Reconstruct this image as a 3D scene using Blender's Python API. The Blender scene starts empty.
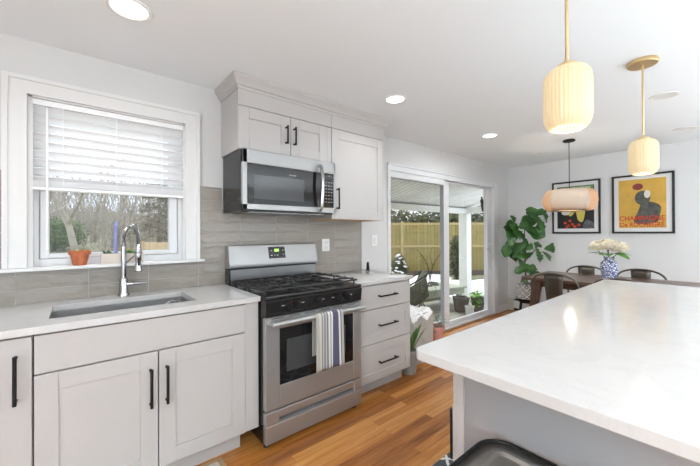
import bpy, bmesh, math, random
from mathutils import Vector, Matrix
C = bpy.context.scene.collection
S = bpy.context.scene
PI = math.pi
# ------------------------------------------------------------------ camera, sky, exposure
cam_d = bpy.data.cameras.new('camera'); cam = bpy.data.objects.new('camera', cam_d); C.objects.link(cam)
CAM = Vector((0, -2.4927, 1.2942))
R_ = Vector((0.7668385, -0.64182352, -0.00461444)); U_ = Vector((0.00080481, -0.00622786, 0.99998028)); F_ = Vector((0.6418396, 0.76682709, 0.00425922))
cam.matrix_world = Matrix(((R_.x, U_.x, -F_.x, CAM.x), (R_.y, U_.y, -F_.y, CAM.y), (R_.z, U_.z, -F_.z, CAM.z), (0, 0, 0, 1)))
cam_d.sensor_width = 36; cam_d.lens = 326.037 * 36 / 700; cam_d.shift_y = -0.00263; cam_d.clip_start = .02; cam_d.clip_end = 400
S.camera = cam
S.view_settings.view_transform = 'Standard'; S.view_settings.look = 'None'; S.view_settings.gamma = 1
S.view_settings.use_curve_mapping = False
S.view_settings.exposure = 0.11
SKY = 2.1
ADDED_CAN_W = 27.0 # downlights added behind the viewer, unseen, to brighten the room
CAN_W = 3.0      # watts of each lit downlight
UP_W = 45.0       # watts of each uplighter added behind the viewer to brighten the ceiling
WIN_FILL_W = 18.0      # watts of daylight from the lamp added at each unseen window
world = bpy.data.worlds.new('overcast_sky'); S.world = world; world.use_nodes = True
wn = world.node_tree; wn.nodes.clear()
wo = wn.nodes.new('ShaderNodeOutputWorld'); wb = wn.nodes.new('ShaderNodeBackground')
wt = wn.nodes.new('ShaderNodeTexCoord'); wz = wn.nodes.new('ShaderNodeTexNoise'); wr = wn.nodes.new('ShaderNodeValToRGB')
wz.inputs['Scale'].default_value = 2.2; wz.inputs['Detail'].default_value = 5
wr.color_ramp.elements[0].position = .38; wr.color_ramp.elements[0].color = (.66, .76, .93, 1)
wr.color_ramp.elements[1].position = .62; wr.color_ramp.elements[1].color = (.96, .98, 1.0, 1)
wn.links.new(wt.outputs['Generated'], wz.inputs['Vector']); wn.links.new(wz.outputs['Fac'], wr.inputs['Fac'])
wn.links.new(wr.outputs['Color'], wb.inputs['Color']); wb.inputs['Strength'].default_value = SKY
wn.links.new(wb.outputs['Background'], wo.inputs['Surface'])
sun_d = bpy.data.lights.new('hazy_sun', 'SUN'); sun = bpy.data.objects.new('hazy_sun', sun_d); C.objects.link(sun)
sun_d.energy = 2.4; sun_d.angle = .6; sun.rotation_euler = (math.radians(-38), math.radians(25), 0)

def daylight(x, y, z, w, h, rz, k=1.0):
    l = bpy.data.lights.new('window_daylight', 'AREA'); l.shape = 'RECTANGLE'; l.size = w; l.size_y = h; l.energy = WIN_FILL_W * k; l.color = (.93, .97, 1.0)
    o = bpy.data.objects.new('window_daylight', l); C.objects.link(o); o.location = (x, y, z); o.rotation_euler = (PI / 2, 0, rz)
daylight(-.6, -5.58, 1.25, 3.1, 1.8, PI); daylight(3.25, -5.58, 1.15, 3.4, 2.0, PI); daylight(-2.58, -3.6, 1.45, 1.9, 1.2, -PI / 2, 2.4)  # area lamps added just inside the unseen windows as fill

# ------------------------------------------------------------------ materials
def new_mat(name):
    m = bpy.data.materials.new(name); m.use_nodes = True
    return m, m.node_tree, m.node_tree.nodes['Principled BSDF']
def N(nt, t, **kw):
    n = nt.nodes.new(t)
    for k, v in kw.items():
        if k in n.inputs: n.inputs[k].default_value = v
        else: setattr(n, k, v)
    return n
def mat(name, col, rough=.5, metal=0, var=0, vscale=8, bump=0, bscale=60, spec=None, coat=0, stretch=None):
    m, nt, b = new_mat(name); L = nt.links
    b.inputs['Base Color'].default_value = (*col, 1); b.inputs['Roughness'].default_value = rough; b.inputs['Metallic'].default_value = metal
    if spec is not None: b.inputs['Specular IOR Level'].default_value = spec
    if coat: b.inputs['Coat Weight'].default_value = coat; b.inputs['Coat Roughness'].default_value = .06
    tc = N(nt, 'ShaderNodeTexCoord'); vec = tc.outputs['Object']
    if stretch:
        mp = N(nt, 'ShaderNodeMapping'); mp.inputs['Scale'].default_value = stretch; L.new(vec, mp.inputs['Vector']); vec = mp.outputs['Vector']
    n = N(nt, 'ShaderNodeTexNoise', Scale=vscale, Detail=4.0); L.new(vec, n.inputs['Vector'])
    if var:
        r = N(nt, 'ShaderNodeValToRGB')
        r.color_ramp.elements[0].color = (*[max(0, c * (1 - var)) for c in col], 1); r.color_ramp.elements[1].color = (*[min(1, c * (1 + var)) for c in col], 1)
        r.color_ramp.elements[0].position = .3; r.color_ramp.elements[1].position = .7
        L.new(n.outputs['Fac'], r.inputs['Fac']); L.new(r.outputs['Color'], b.inputs['Base Color'])
    if bump:
        n2 = N(nt, 'ShaderNodeTexNoise', Scale=bscale, Detail=3.0); L.new(vec, n2.inputs['Vector'])
        bp = N(nt, 'ShaderNodeBump', Strength=bump, Distance=.004); L.new(n2.outputs['Fac'], bp.inputs['Height']); L.new(bp.outputs['Normal'], b.inputs['Normal'])
    return m
def emit(name, col, strength):
    m, nt, b = new_mat(name)
    b.inputs['Base Color'].default_value = (*col, 1); b.inputs['Emission Color'].default_value = (*col, 1); b.inputs['Emission Strength'].default_value = strength
    return m
def glass(name, tint=(1, 1, 1)):
    m = bpy.data.materials.new(name); m.use_nodes = True; nt = m.node_tree; nt.nodes.clear()
    o = N(nt, 'ShaderNodeOutputMaterial'); t = N(nt, 'ShaderNodeBsdfTransparent'); g = N(nt, 'ShaderNodeBsdfGlossy', Roughness=.01)
    t.inputs['Color'].default_value = (*tint, 1)
    f = N(nt, 'ShaderNodeLayerWeight'); x = N(nt, 'ShaderNodeMixShader')   # Schlick reflectance, the same from both sides of the pane
    nt.links.new(math_n(nt, 'ADD', math_n(nt, 'MULTIPLY', math_n(nt, 'POWER', f.outputs['Facing'], 5.0), .5), .025), x.inputs[0]); nt.links.new(t.outputs[0], x.inputs[1]); nt.links.new(g.outputs[0], x.inputs[2]); nt.links.new(x.outputs[0], o.inputs['Surface'])
    return m
def math_n(nt, op, a, b=None):
    n = nt.nodes.new('ShaderNodeMath'); n.operation = op
    for i, v in enumerate((a, b)):
        if v is None: continue
        if isinstance(v, (int, float)): n.inputs[i].default_value = v
        else: nt.links.new(v, n.inputs[i])
    return n.outputs[0]
def mat_tile():
    m, nt, b = new_mat('taupe_glazed_tile'); L = nt.links
    g = N(nt, 'ShaderNodeNewGeometry'); sp = N(nt, 'ShaderNodeSeparateXYZ'); L.new(g.outputs['Position'], sp.inputs[0])
    cb = N(nt, 'ShaderNodeCombineXYZ'); L.new(math_n(nt, 'SUBTRACT', sp.outputs[0], .052), cb.inputs[0]); L.new(math_n(nt, 'SUBTRACT', sp.outputs[2], .914), cb.inputs[1])
    br = N(nt, 'ShaderNodeTexBrick', Scale=1.0); br.offset = 0; br.squash = 1
    br.inputs['Mortar Size'].default_value = .0026; br.inputs['Brick Width'].default_value = .306; br.inputs['Row Height'].default_value = .0775
    br.inputs['Color1'].default_value = (.295, .265, .228, 1); br.inputs['Color2'].default_value = (.335, .305, .268, 1); br.inputs['Mortar'].default_value = (.40, .375, .345, 1)
    br.inputs['Mortar Smooth'].default_value = .1
    L.new(cb.outputs[0], br.inputs['Vector'])
    nz = N(nt, 'ShaderNodeTexNoise', Scale=15.0, Detail=2.0); mp = N(nt, 'ShaderNodeMapping'); mp.inputs['Scale'].default_value = (.7, 1, 1.1)
    L.new(g.outputs['Position'], mp.inputs['Vector']); L.new(mp.outputs[0], nz.inputs['Vector'])
    hs = N(nt, 'ShaderNodeMix', data_type='RGBA', blend_type='MULTIPLY'); hs.inputs[0].default_value = .15
    L.new(br.outputs['Color'], hs.inputs[6]); cr = N(nt, 'ShaderNodeValToRGB'); cr.color_ramp.elements[0].color = (.75, .75, .75, 1); cr.color_ramp.elements[1].color = (1.1, 1.1, 1.1, 1)
    L.new(nz.outputs['Fac'], cr.inputs['Fac']); L.new(cr.outputs[0], hs.inputs[7]); L.new(hs.outputs[2], b.inputs['Base Color'])
    L.new(math_n(nt, 'ADD', math_n(nt, 'MULTIPLY', br.outputs['Fac'], .6), .1), b.inputs['Roughness'])
    h = math_n(nt, 'SUBTRACT', math_n(nt, 'MULTIPLY', nz.outputs['Fac'], .9), math_n(nt, 'MULTIPLY', br.outputs['Fac'], .8))
    bu = N(nt, 'ShaderNodeBump', Strength=1.0, Distance=.012); L.new(h, bu.inputs['Height']); L.new(bu.outputs[0], b.inputs['Normal'])
    return m
def mat_floor():
    m, nt, b = new_mat('oak_strip_floor'); L = nt.links
    g = N(nt, 'ShaderNodeNewGeometry'); br = N(nt, 'ShaderNodeTexBrick', Scale=1.0); br.offset = .37; br.offset_frequency = 2; br.squash = 1
    br.inputs['Mortar Size'].default_value = .0007; br.inputs['Brick Width'].default_value = .95; br.inputs['Row Height'].default_value = .0585; br.inputs['Bias'].default_value = 0
    br.inputs['Color1'].default_value = (0, 0, 0, 1); br.inputs['Color2'].default_value = (1, 1, 1, 1); br.inputs['Mortar'].default_value = (.2, .2, .2, 1)
    L.new(g.outputs['Position'], br.inputs['Vector'])
    mp = N(nt, 'ShaderNodeMapping'); mp.inputs['Scale'].default_value = (1.6, 24, 1); L.new(g.outputs['Position'], mp.inputs[0])
    ad = N(nt, 'ShaderNodeVectorMath', operation='ADD'); sc = N(nt, 'ShaderNodeVectorMath', operation='SCALE'); sc.inputs['Scale'].default_value = 31.0
    L.new(br.outputs['Color'], sc.inputs[0]); L.new(mp.outputs[0], ad.inputs[0]); L.new(sc.outputs[0], ad.inputs[1])
    nz = N(nt, 'ShaderNodeTexNoise', Scale=1.6, Detail=6.0, Roughness=.62); L.new(ad.outputs[0], nz.inputs['Vector'])
    f = math_n(nt, 'ADD', math_n(nt, 'MULTIPLY', nz.outputs['Fac'], .62), math_n(nt, 'MULTIPLY', br.outputs['Color'], .36))
    r = N(nt, 'ShaderNodeValToRGB'); e = r.color_ramp.elements
    e[0].position = .22; e[0].color = (.19, .058, .012, 1); e[1].position = .8; e[1].color = (.66, .33, .095, 1)
    x = e.new(.5); x.color = (.46, .178, .038, 1)
    L.new(f, r.inputs['Fac'])
    mx = N(nt, 'ShaderNodeMix', data_type='RGBA'); L.new(math_n(nt, 'MULTIPLY', br.outputs['Fac'], .6), mx.inputs[0]); L.new(r.outputs[0], mx.inputs[6]); mx.inputs[7].default_value = (.10, .04, .015, 1)
    L.new(mx.outputs[2], b.inputs['Base Color']); b.inputs['Roughness'].default_value = .27
    bu = N(nt, 'ShaderNodeBump', Strength=.12, Distance=.002); L.new(math_n(nt, 'SUBTRACT', nz.outputs['Fac'], br.outputs['Fac']), bu.inputs['Height']); L.new(bu.outputs[0], b.inputs['Normal'])
    return m
def mat_quartz():
    m, nt, b = new_mat('white_quartz'); L = nt.links
    g = N(nt, 'ShaderNodeNewGeometry'); nz = N(nt, 'ShaderNodeTexNoise', Scale=3.4, Detail=8.0, Roughness=.7, Distortion=.5); L.new(g.outputs['Position'], nz.inputs['Vector'])
    r = N(nt, 'ShaderNodeValToRGB'); e = r.color_ramp.elements
    base = (.57, .562, .552, 1); e[0].position = .46; e[0].color = base; e[1].position = .54; e[1].color = base; x = e.new(.5); x.color = (.52, .51, .50, 1)
    L.new(nz.outputs['Fac'], r.inputs['Fac'])
    n2 = N(nt, 'ShaderNodeTexNoise', Scale=9.0, Detail=4.0); L.new(g.outputs['Position'], n2.inputs['Vector'])
    mx = N(nt, 'ShaderNodeMix', data_type='RGBA'); L.new(math_n(nt, 'MULTIPLY', n2.outputs['Fac'], .8), mx.inputs[0]); mx.inputs[6].default_value = base; L.new(r.outputs[0], mx.inputs[7])
    L.new(mx.outputs[2], b.inputs['Base Color']); b.inputs['Roughness'].default_value = .12
    return m
def stripes(name, axis, stops, rough=.9, scale=1, off=0, interp='CONSTANT'):
    m, nt, b = new_mat(name); L = nt.links
    tc = N(nt, 'ShaderNodeTexCoord'); sp = N(nt, 'ShaderNodeSeparateXYZ'); L.new(tc.outputs['Object'], sp.inputs[0])
    v = math_n(nt, 'MULTIPLY', math_n(nt, 'SUBTRACT', sp.outputs['XYZ'.index(axis)], off), scale)
    r = N(nt, 'ShaderNodeValToRGB'); r.color_ramp.interpolation = interp; e = r.color_ramp.elements
    e[0].position = stops[0][0]; e[0].color = (*stops[0][1], 1); e[1].position = stops[1][0]; e[1].color = (*stops[1][1], 1)
    for p, c in stops[2:]: x = e.new(p); x.color = (*c, 1)
    L.new(v, r.inputs['Fac']); L.new(r.outputs[0], b.inputs['Base Color']); b.inputs['Roughness'].default_value = rough
    return m
def mat_boards(name, c1, c2, mortar, width, axis_u, axis_v, rough=.7, length=50.0, gap=.004):
    m, nt, b = new_mat(name); L = nt.links
    tc = N(nt, 'ShaderNodeTexCoord'); sp = N(nt, 'ShaderNodeSeparateXYZ'); L.new(tc.outputs['Object'], sp.inputs[0])
    cb = N(nt, 'ShaderNodeCombineXYZ'); L.new(sp.outputs['XYZ'.index(axis_u)], cb.inputs[0]); L.new(sp.outputs['XYZ'.index(axis_v)], cb.inputs[1])
    br = N(nt, 'ShaderNodeTexBrick', Scale=1.0); br.offset = .4
    for k, v in (('Mortar Size', gap), ('Brick Width', length), ('Row Height', width), ('Color1', (*c1, 1)), ('Color2', (*c2, 1)), ('Mortar', (*mortar, 1))): br.inputs[k].default_value = v
    L.new(cb.outputs[0], br.inputs['Vector'])
    nz = N(nt, 'ShaderNodeTexNoise', Scale=3.0, Detail=5.0); L.new(tc.outputs['Object'], nz.inputs['Vector'])
    mx = N(nt, 'ShaderNodeMix', data_type='RGBA', blend_type='MULTIPLY'); mx.inputs[0].default_value = .5; cr = N(nt, 'ShaderNodeValToRGB')
    cr.color_ramp.elements[0].color = (.7, .7, .7, 1); cr.color_ramp.elements[0].position = .35; cr.color_ramp.elements[1].position = .65
    L.new(nz.outputs['Fac'], cr.inputs['Fac']); L.new(br.outputs['Color'], mx.inputs[6]); L.new(cr.outputs[0], mx.inputs[7])
    L.new(mx.outputs[2], b.inputs['Base Color']); b.inputs['Roughness'].default_value = rough
    return m
def mat_two(name, c1, c2, scale, lo=.45, hi=.55, rough=.8, kind='noise', detail=5.0):
    m, nt, b = new_mat(name); L = nt.links
    tc = N(nt, 'ShaderNodeTexCoord')
    if kind == 'noise': n = N(nt, 'ShaderNodeTexNoise', Scale=scale, Detail=detail); out = n.outputs['Fac']
    else: n = N(nt, 'ShaderNodeTexVoronoi', Scale=scale); n.feature = 'DISTANCE_TO_EDGE'; out = n.outputs['Distance']
    L.new(tc.outputs['Object'], n.inputs['Vector'])
    r = N(nt, 'ShaderNodeValToRGB'); r.color_ramp.elements[0].position = lo; r.color_ramp.elements[0].color = (*c1, 1); r.color_ramp.elements[1].position = hi; r.color_ramp.elements[1].color = (*c2, 1)
    L.new(out, r.inputs['Fac']); L.new(r.outputs[0], b.inputs['Base Color']); b.inputs['Roughness'].default_value = rough
    return m
def mat_diamond(name, c1, c2, nx, nz, rough=.5):
    # diamond lattice around a vertical axis (angle, height)
    m, nt, b = new_mat(name); L = nt.links
    tc = N(nt, 'ShaderNodeTexCoord'); sp = N(nt, 'ShaderNodeSeparateXYZ'); L.new(tc.outputs['Object'], sp.inputs[0])
    ang = math_n(nt, 'ARCTAN2', sp.outputs[1], sp.outputs[0])
    u = math_n(nt, 'MULTIPLY', ang, nx / (2 * PI)); v = math_n(nt, 'MULTIPLY', sp.outputs[2], nz)
    d = []
    for op in ('ADD', 'SUBTRACT'):
        t = math_n(nt, op, u, v); fr = math_n(nt, 'FRACT', t); d.append(math_n(nt, 'ABSOLUTE', math_n(nt, 'SUBTRACT', fr, .5)))
    mx = math_n(nt, 'MAXIMUM', d[0], d[1]); ring = math_n(nt, 'GREATER_THAN', mx, .37)
    core = math_n(nt, 'LESS_THAN', mx, .17); f = math_n(nt, 'MAXIMUM', ring, core)
    x = N(nt, 'ShaderNodeMix', data_type='RGBA'); L.new(f, x.inputs[0]); x.inputs[6].default_value = (*c1, 1); x.inputs[7].default_value = (*c2, 1)
    L.new(x.outputs[2], b.inputs['Base Color']); b.inputs['Roughness'].default_value = rough
    return m
def mat_rug(name, c1, c2, scale):
    m, nt, b = new_mat(name); L = nt.links
    tc = N(nt, 'ShaderNodeTexCoord'); sp = N(nt, 'ShaderNodeSeparateXYZ'); L.new(tc.outputs['Object'], sp.inputs[0])
    nz = N(nt, 'ShaderNodeTexNoise', Scale=9.0); L.new(tc.outputs['Object'], nz.inputs['Vector'])
    jit = math_n(nt, 'MULTIPLY', nz.outputs['Fac'], .25); d = []
    for op in ('ADD', 'SUBTRACT'):
        t = math_n(nt, 'ADD', math_n(nt, 'MULTIPLY', math_n(nt, op, sp.outputs[0], sp.outputs[1]), scale), jit)
        d.append(math_n(nt, 'ABSOLUTE', math_n(nt, 'SUBTRACT', math_n(nt, 'FRACT', t), .5)))
    f = math_n(nt, 'GREATER_THAN', math_n(nt, 'MAXIMUM', d[0], d[1]), .44)
    x = N(nt, 'ShaderNodeMix', data_type='RGBA'); L.new(f, x.inputs[0]); x.inputs[6].default_value = (*c1, 1); x.inputs[7].default_value = (*c2, 1)
    L.new(x.outputs[2], b.inputs['Base Color']); b.inputs['Roughness'].default_value = .95
    return m
def mat_weave(name, c1, c2, sc):
    m, nt, b = new_mat(name); L = nt.links
    tc = N(nt, 'ShaderNodeTexCoord'); sp = N(nt, 'ShaderNodeSeparateXYZ'); L.new(tc.outputs['Object'], sp.inputs[0])
    ang = math_n(nt, 'MULTIPLY', math_n(nt, 'ARCTAN2', sp.outputs[1], sp.outputs[0]), .27)
    a = math_n(nt, 'SINE', math_n(nt, 'MULTIPLY', math_n(nt, 'ADD', ang, sp.outputs[2]), sc)); c = math_n(nt, 'SINE', math_n(nt, 'MULTIPLY', math_n(nt, 'SUBTRACT', ang, sp.outputs[2]), sc))
    f = math_n(nt, 'ADD', math_n(nt, 'MULTIPLY', math_n(nt, 'MULTIPLY', a, c), .5), .5)
    x = N(nt, 'ShaderNodeMix', data_type='RGBA'); L.new(f, x.inputs[0]); x.inputs[6].default_value = (*c1, 1); x.inputs[7].default_value = (*c2, 1)
    L.new(x.outputs[2], b.inputs['Base Color']); b.inputs['Roughness'].default_value = .8
    bu = N(nt, 'ShaderNodeBump', Strength=.5, Distance=.004); L.new(f, bu.inputs['Height']); L.new(bu.outputs[0], b.inputs['Normal'])
    tl = N(nt, 'ShaderNodeBsdfTranslucent'); L.new(x.outputs[2], tl.inputs['Color']); ms = N(nt, 'ShaderNodeMixShader'); ms.inputs[0].default_value = .45
    L.new(b.outputs[0], ms.inputs[1]); L.new(tl.outputs[0], ms.inputs[2]); L.new(ms.outputs[0], nt.nodes['Material Output'].inputs['Surface'])
    return m
def mat_shade():
    # ribbed opal glass lit from inside by its bulb: brighter where the glass is thin, so the ribs show
    m, nt, b = new_mat('lit_opal_glass'); L = nt.links
    b.inputs['Base Color'].default_value = (.50, .41, .26, 1); b.inputs['Roughness'].default_value = .25
    tc = N(nt, 'ShaderNodeTexCoord'); sp = N(nt, 'ShaderNodeSeparateXYZ'); L.new(tc.outputs['Object'], sp.inputs[0])
    ang = math_n(nt, 'ARCTAN2', sp.outputs[1], sp.outputs[0]); s = math_n(nt, 'SINE', math_n(nt, 'MULTIPLY', ang, 36.0))
    r = N(nt, 'ShaderNodeValToRGB'); r.color_ramp.elements[0].color = (1.0, .72, .38, 1); r.color_ramp.elements[1].color = (1.0, .79, .47, 1)
    L.new(math_n(nt, 'ADD', math_n(nt, 'MULTIPLY', s, .5), .5), r.inputs['Fac'])
    L.new(r.outputs[0], b.inputs['Emission Color']); b.inputs['Emission Strength'].default_value = .40
    return m

M = dict(
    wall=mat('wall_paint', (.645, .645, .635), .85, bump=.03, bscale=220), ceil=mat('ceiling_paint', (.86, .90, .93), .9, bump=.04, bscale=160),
    trim=mat('white_trim_paint', (.73, .725, .715), .35), cab=mat('white_cabinet_paint', (.49, .474, .461), .38, var=.01),
    ply=mat('birch_plywood', (.62, .42, .22), .6, var=.15, stretch=(2, 30, 30)), tile=mat_tile(), floor=mat_floor(), quartz=mat_quartz(),
    steel=mat('brushed_stainless', (.42, .425, .425), .40, .74, var=.04, vscale=4, stretch=(1, 40, 140), bump=.02, bscale=8), steel_d=mat('dark_stainless', (.34, .34, .34), .3, 1, var=.05),
    sink=mat('sink_stainless', (.5, .5, .5), .32, 1, var=.06, stretch=(2, 60, 60)), chrome=mat('chrome', (.46, .46, .47), .10, 1),
    black=mat('black_enamel', (.012, .013, .014), .22), blackm=mat('matte_black_metal', (.010, .010, .010), .5, spec=.3), iron=mat('cast_iron', (.02, .02, .02), .5, bump=.2, bscale=120),
    bglass=mat('black_oven_glass', (.012, .012, .013), .05), wglass=mat('smoked_window_glass', (.055, .058, .06), .10), grey_plastic=mat('grey_key_print', (.4, .4, .4), .6), red_print=mat('red_print', (.6, .05, .03), .6),
    green_led=emit('green_display', (.35, .75, .12), 1.3), dark_gap=mat('shadow_black_plastic', (.02, .02, .02), .7), plate=mat('white_plastic', (.85, .85, .84), .35),
    lamp=emit('lit_downlight_diffuser', (1.0, .985, .96), 6.0), lampdim=emit('faint_downlight_diffuser', (1, .98, .95), .6), lampoff=mat('unlit_downlight_lens', (.74, .74, .73), .4),
    brass=mat('brushed_brass', (.72, .54, .30), .32, 1), bulbglow=emit('bulb_glow', (1, .83, .52), 1.1), opal=mat_shade(),
    rattan=mat_weave('rattan_weave', (.60, .42, .27), (.80, .63, .46), 330), rattan_l=mat_weave('pale_rattan_weave', (.80, .70, .57), (.96, .90, .80), 240),
    gunmetal=mat('gunmetal_sheet', (.10, .09, .078), .34, .75, var=.12), tablewood=mat('dark_walnut_table', (.105, .06, .042), .3, var=.3, vscale=3, stretch=(20, 1.5, 20)),
    frame=mat('black_picture_frame', (.015, .015, .016), .35), matboard=mat('white_mat_board', (.80, .80, .80), .9), ochre=mat('ochre_print_paper', (.66, .40, .075), .7, var=.12, vscale=6),
    pgrey=mat('grey_print_ink', (.095, .095, .085), .7, var=.5, vscale=14), pred=mat('red_print_ink', (.62, .06, .025), .7), pmaroon=mat('maroon_print_ink', (.25, .04, .04), .7), pcream=mat('cream_print_ink', (.75, .70, .62), .7),
    pblack=mat('black_print_ink', (.02, .022, .022), .7), pgreen=mat('green_print_ink', (.16, .32, .10), .7, var=.3, vscale=20), pyellow=mat('yellow_print_ink', (.66, .54, .12), .7), pdgrey=mat('slate_print_ink', (.12, .13, .15), .7, var=.4, vscale=25),
    figleaf=mat('fiddle_leaf_green', (.035, .115, .022), .32, var=.45, vscale=7), stem=mat('brown_stem', (.13, .085, .05), .8, var=.2), soil=mat('potting_soil', (.05, .035, .025), .95),
    diamond=mat_diamond('black_white_lattice_glaze', (.03, .03, .035), (.82, .81, .79), 9, 11), bluewhite=mat_two('blue_white_porcelain', (.10, .14, .33), (.80, .82, .86), 46, .10, .20, .15, 'voronoi'),
    petal=mat('cream_petal', (.80, .73, .58), .7, var=.22, vscale=70), leaf=mat('bright_leaf', (.09, .26, .03), .45, var=.35, vscale=30), strap=mat('strap_leaf', (.07, .17, .035), .4, var=.4, vscale=20), sage=mat('silver_green_leaf', (.13, .19, .13), .6, var=.4, vscale=40),
    terracotta=mat('terracotta', (.46, .135, .055), .75, var=.2, vscale=30), pink_pot=mat('pink_terracotta', (.62, .30, .24), .75, var=.1), box=mat('beige_trough', (.62, .55, .48), .6, var=.05),
    candle=mat('lilac_wax', (.27, .30, .56), .5), bglaze=mat('stone_grey_pot', (.30, .29, .27), .7, var=.12), greyboard=mat('grey_painted_wood', (.42, .40, .365), .6, var=.08, stretch=(3, 3, 20)),
    fluff=mat('white_fluff', (.85, .85, .84), .95, bump=.6, bscale=60), twig=mat('dark_twig', (.045, .032, .025), .8),
    glass=glass('clear_glass', (.96, .97, .965)), screen=glass('screened_glass', (.90, .91, .89)), vinyl=mat('white_vinyl_frame', (.70, .71, .72), .35), vinyl_d=mat('grey_weatherstrip', (.30, .31, .33), .6),
    towel=None, rug=mat_rug('charcoal_lattice_rug', (.075, .085, .095), (.72, .71, .68), 5.5), mat_c=mat('cream_mat_field', (.55, .48, .40), .95, var=.15, vscale=40), mat_b=mat('tan_mat_border', (.42, .27, .14), .95, var=.1),
    snow=mat('snow', (.88, .89, .91), .8, bump=.3, bscale=12), grass=mat_two('thin_winter_grass', (.12, .13, .05), (.26, .24, .12), 7, .35, .65, .95), leaflitter=mat_two('leaf_litter', (.20, .17, .12), (.36, .32, .26), 1.3, .3, .7, .95),
    fence=mat_boards('tan_fence_boards', (.31, .245, .085), (.37, .30, .12), (.15, .11, .045), .14, 'Z', 'X', .85, gap=.006), fencepost=mat('tan_fence_post', (.45, .35, .17), .8, var=.12),
    fence2=mat_boards('pale_fence_boards', (.62, .47, .29), (.70, .55, .36), (.4, .3, .2), .14, 'Z', 'X', .85, gap=.006),
    deck=mat_boards('pale_deck_boards', (.36, .345, .30), (.43, .415, .365), (.12, .11, .09), .14, 'X', 'Y', .6, gap=.006), bead=mat_boards('white_beadboard', (.92, .92, .91), (.93, .93, .92), (.55, .55, .55), .125, 'Y', 'X', .6, gap=.010),
    porch=mat('white_porch_paint', (.80, .80, .77), .6), benchw=mat('sage_grey_bench_paint', (.36, .38, .29), .7, var=.1, stretch=(20, 2, 20)), patio_black=mat('black_patio_metal', (.02, .02, .02), .5), sling=mat('dark_sling_fabric', (.11, .11, .08), .9, var=.3, vscale=40),
    planter=mat('dark_brown_planter', (.12, .10, .088), .7, var=.15), whitepot=mat('white_pot', (.62, .62, .58), .6), bark=mat('grey_brown_bark', (.225, .19, .15), .9, var=.3, vscale=3), bark2=mat('pale_grey_bark', (.34, .305, .26), .9, var=.3, vscale=3),
    conifer=mat('brown_green_conifer', (.13, .115, .07), .9, var=.5, vscale=5), hedge=mat('dull_hedge', (.10, .105, .055), .9, var=.5, vscale=3), arbor=mat('dark_arborvitae', (.045, .055, .022), .9, var=.5, vscale=6), ext=mat('white_siding', (.7, .7, .68), .8),
    shed=mat('pale_shed_paint', (.62, .64, .66), .8), heater=mat('cream_heater_enamel', (.68, .66, .56), .5), blind=mat('white_blind_slat', (.88, .885, .89), .4))
tw = [(0, (.40, .385, .35)), (.10, (.55, .53, .49)), (.18, (.20, .20, .20)), (.225, (.46, .45, .43)), (.27, (.20, .20, .20)), (.325, (.46, .45, .43)), (.36, (.19, .19, .20)), (.425, (.66, .65, .62)), (.50, (.12, .12, .17)), (.53, (.72, .71, .68)), (.59, (.085, .085, .14)), (.80, (.72, .71, .68)), (.87, (.085, .085, .14)), (.91, (.45, .43, .39))]
M['towel'] = stripes('striped_towel_cloth', 'X', tw, .95, 1 / .22, 0)

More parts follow.
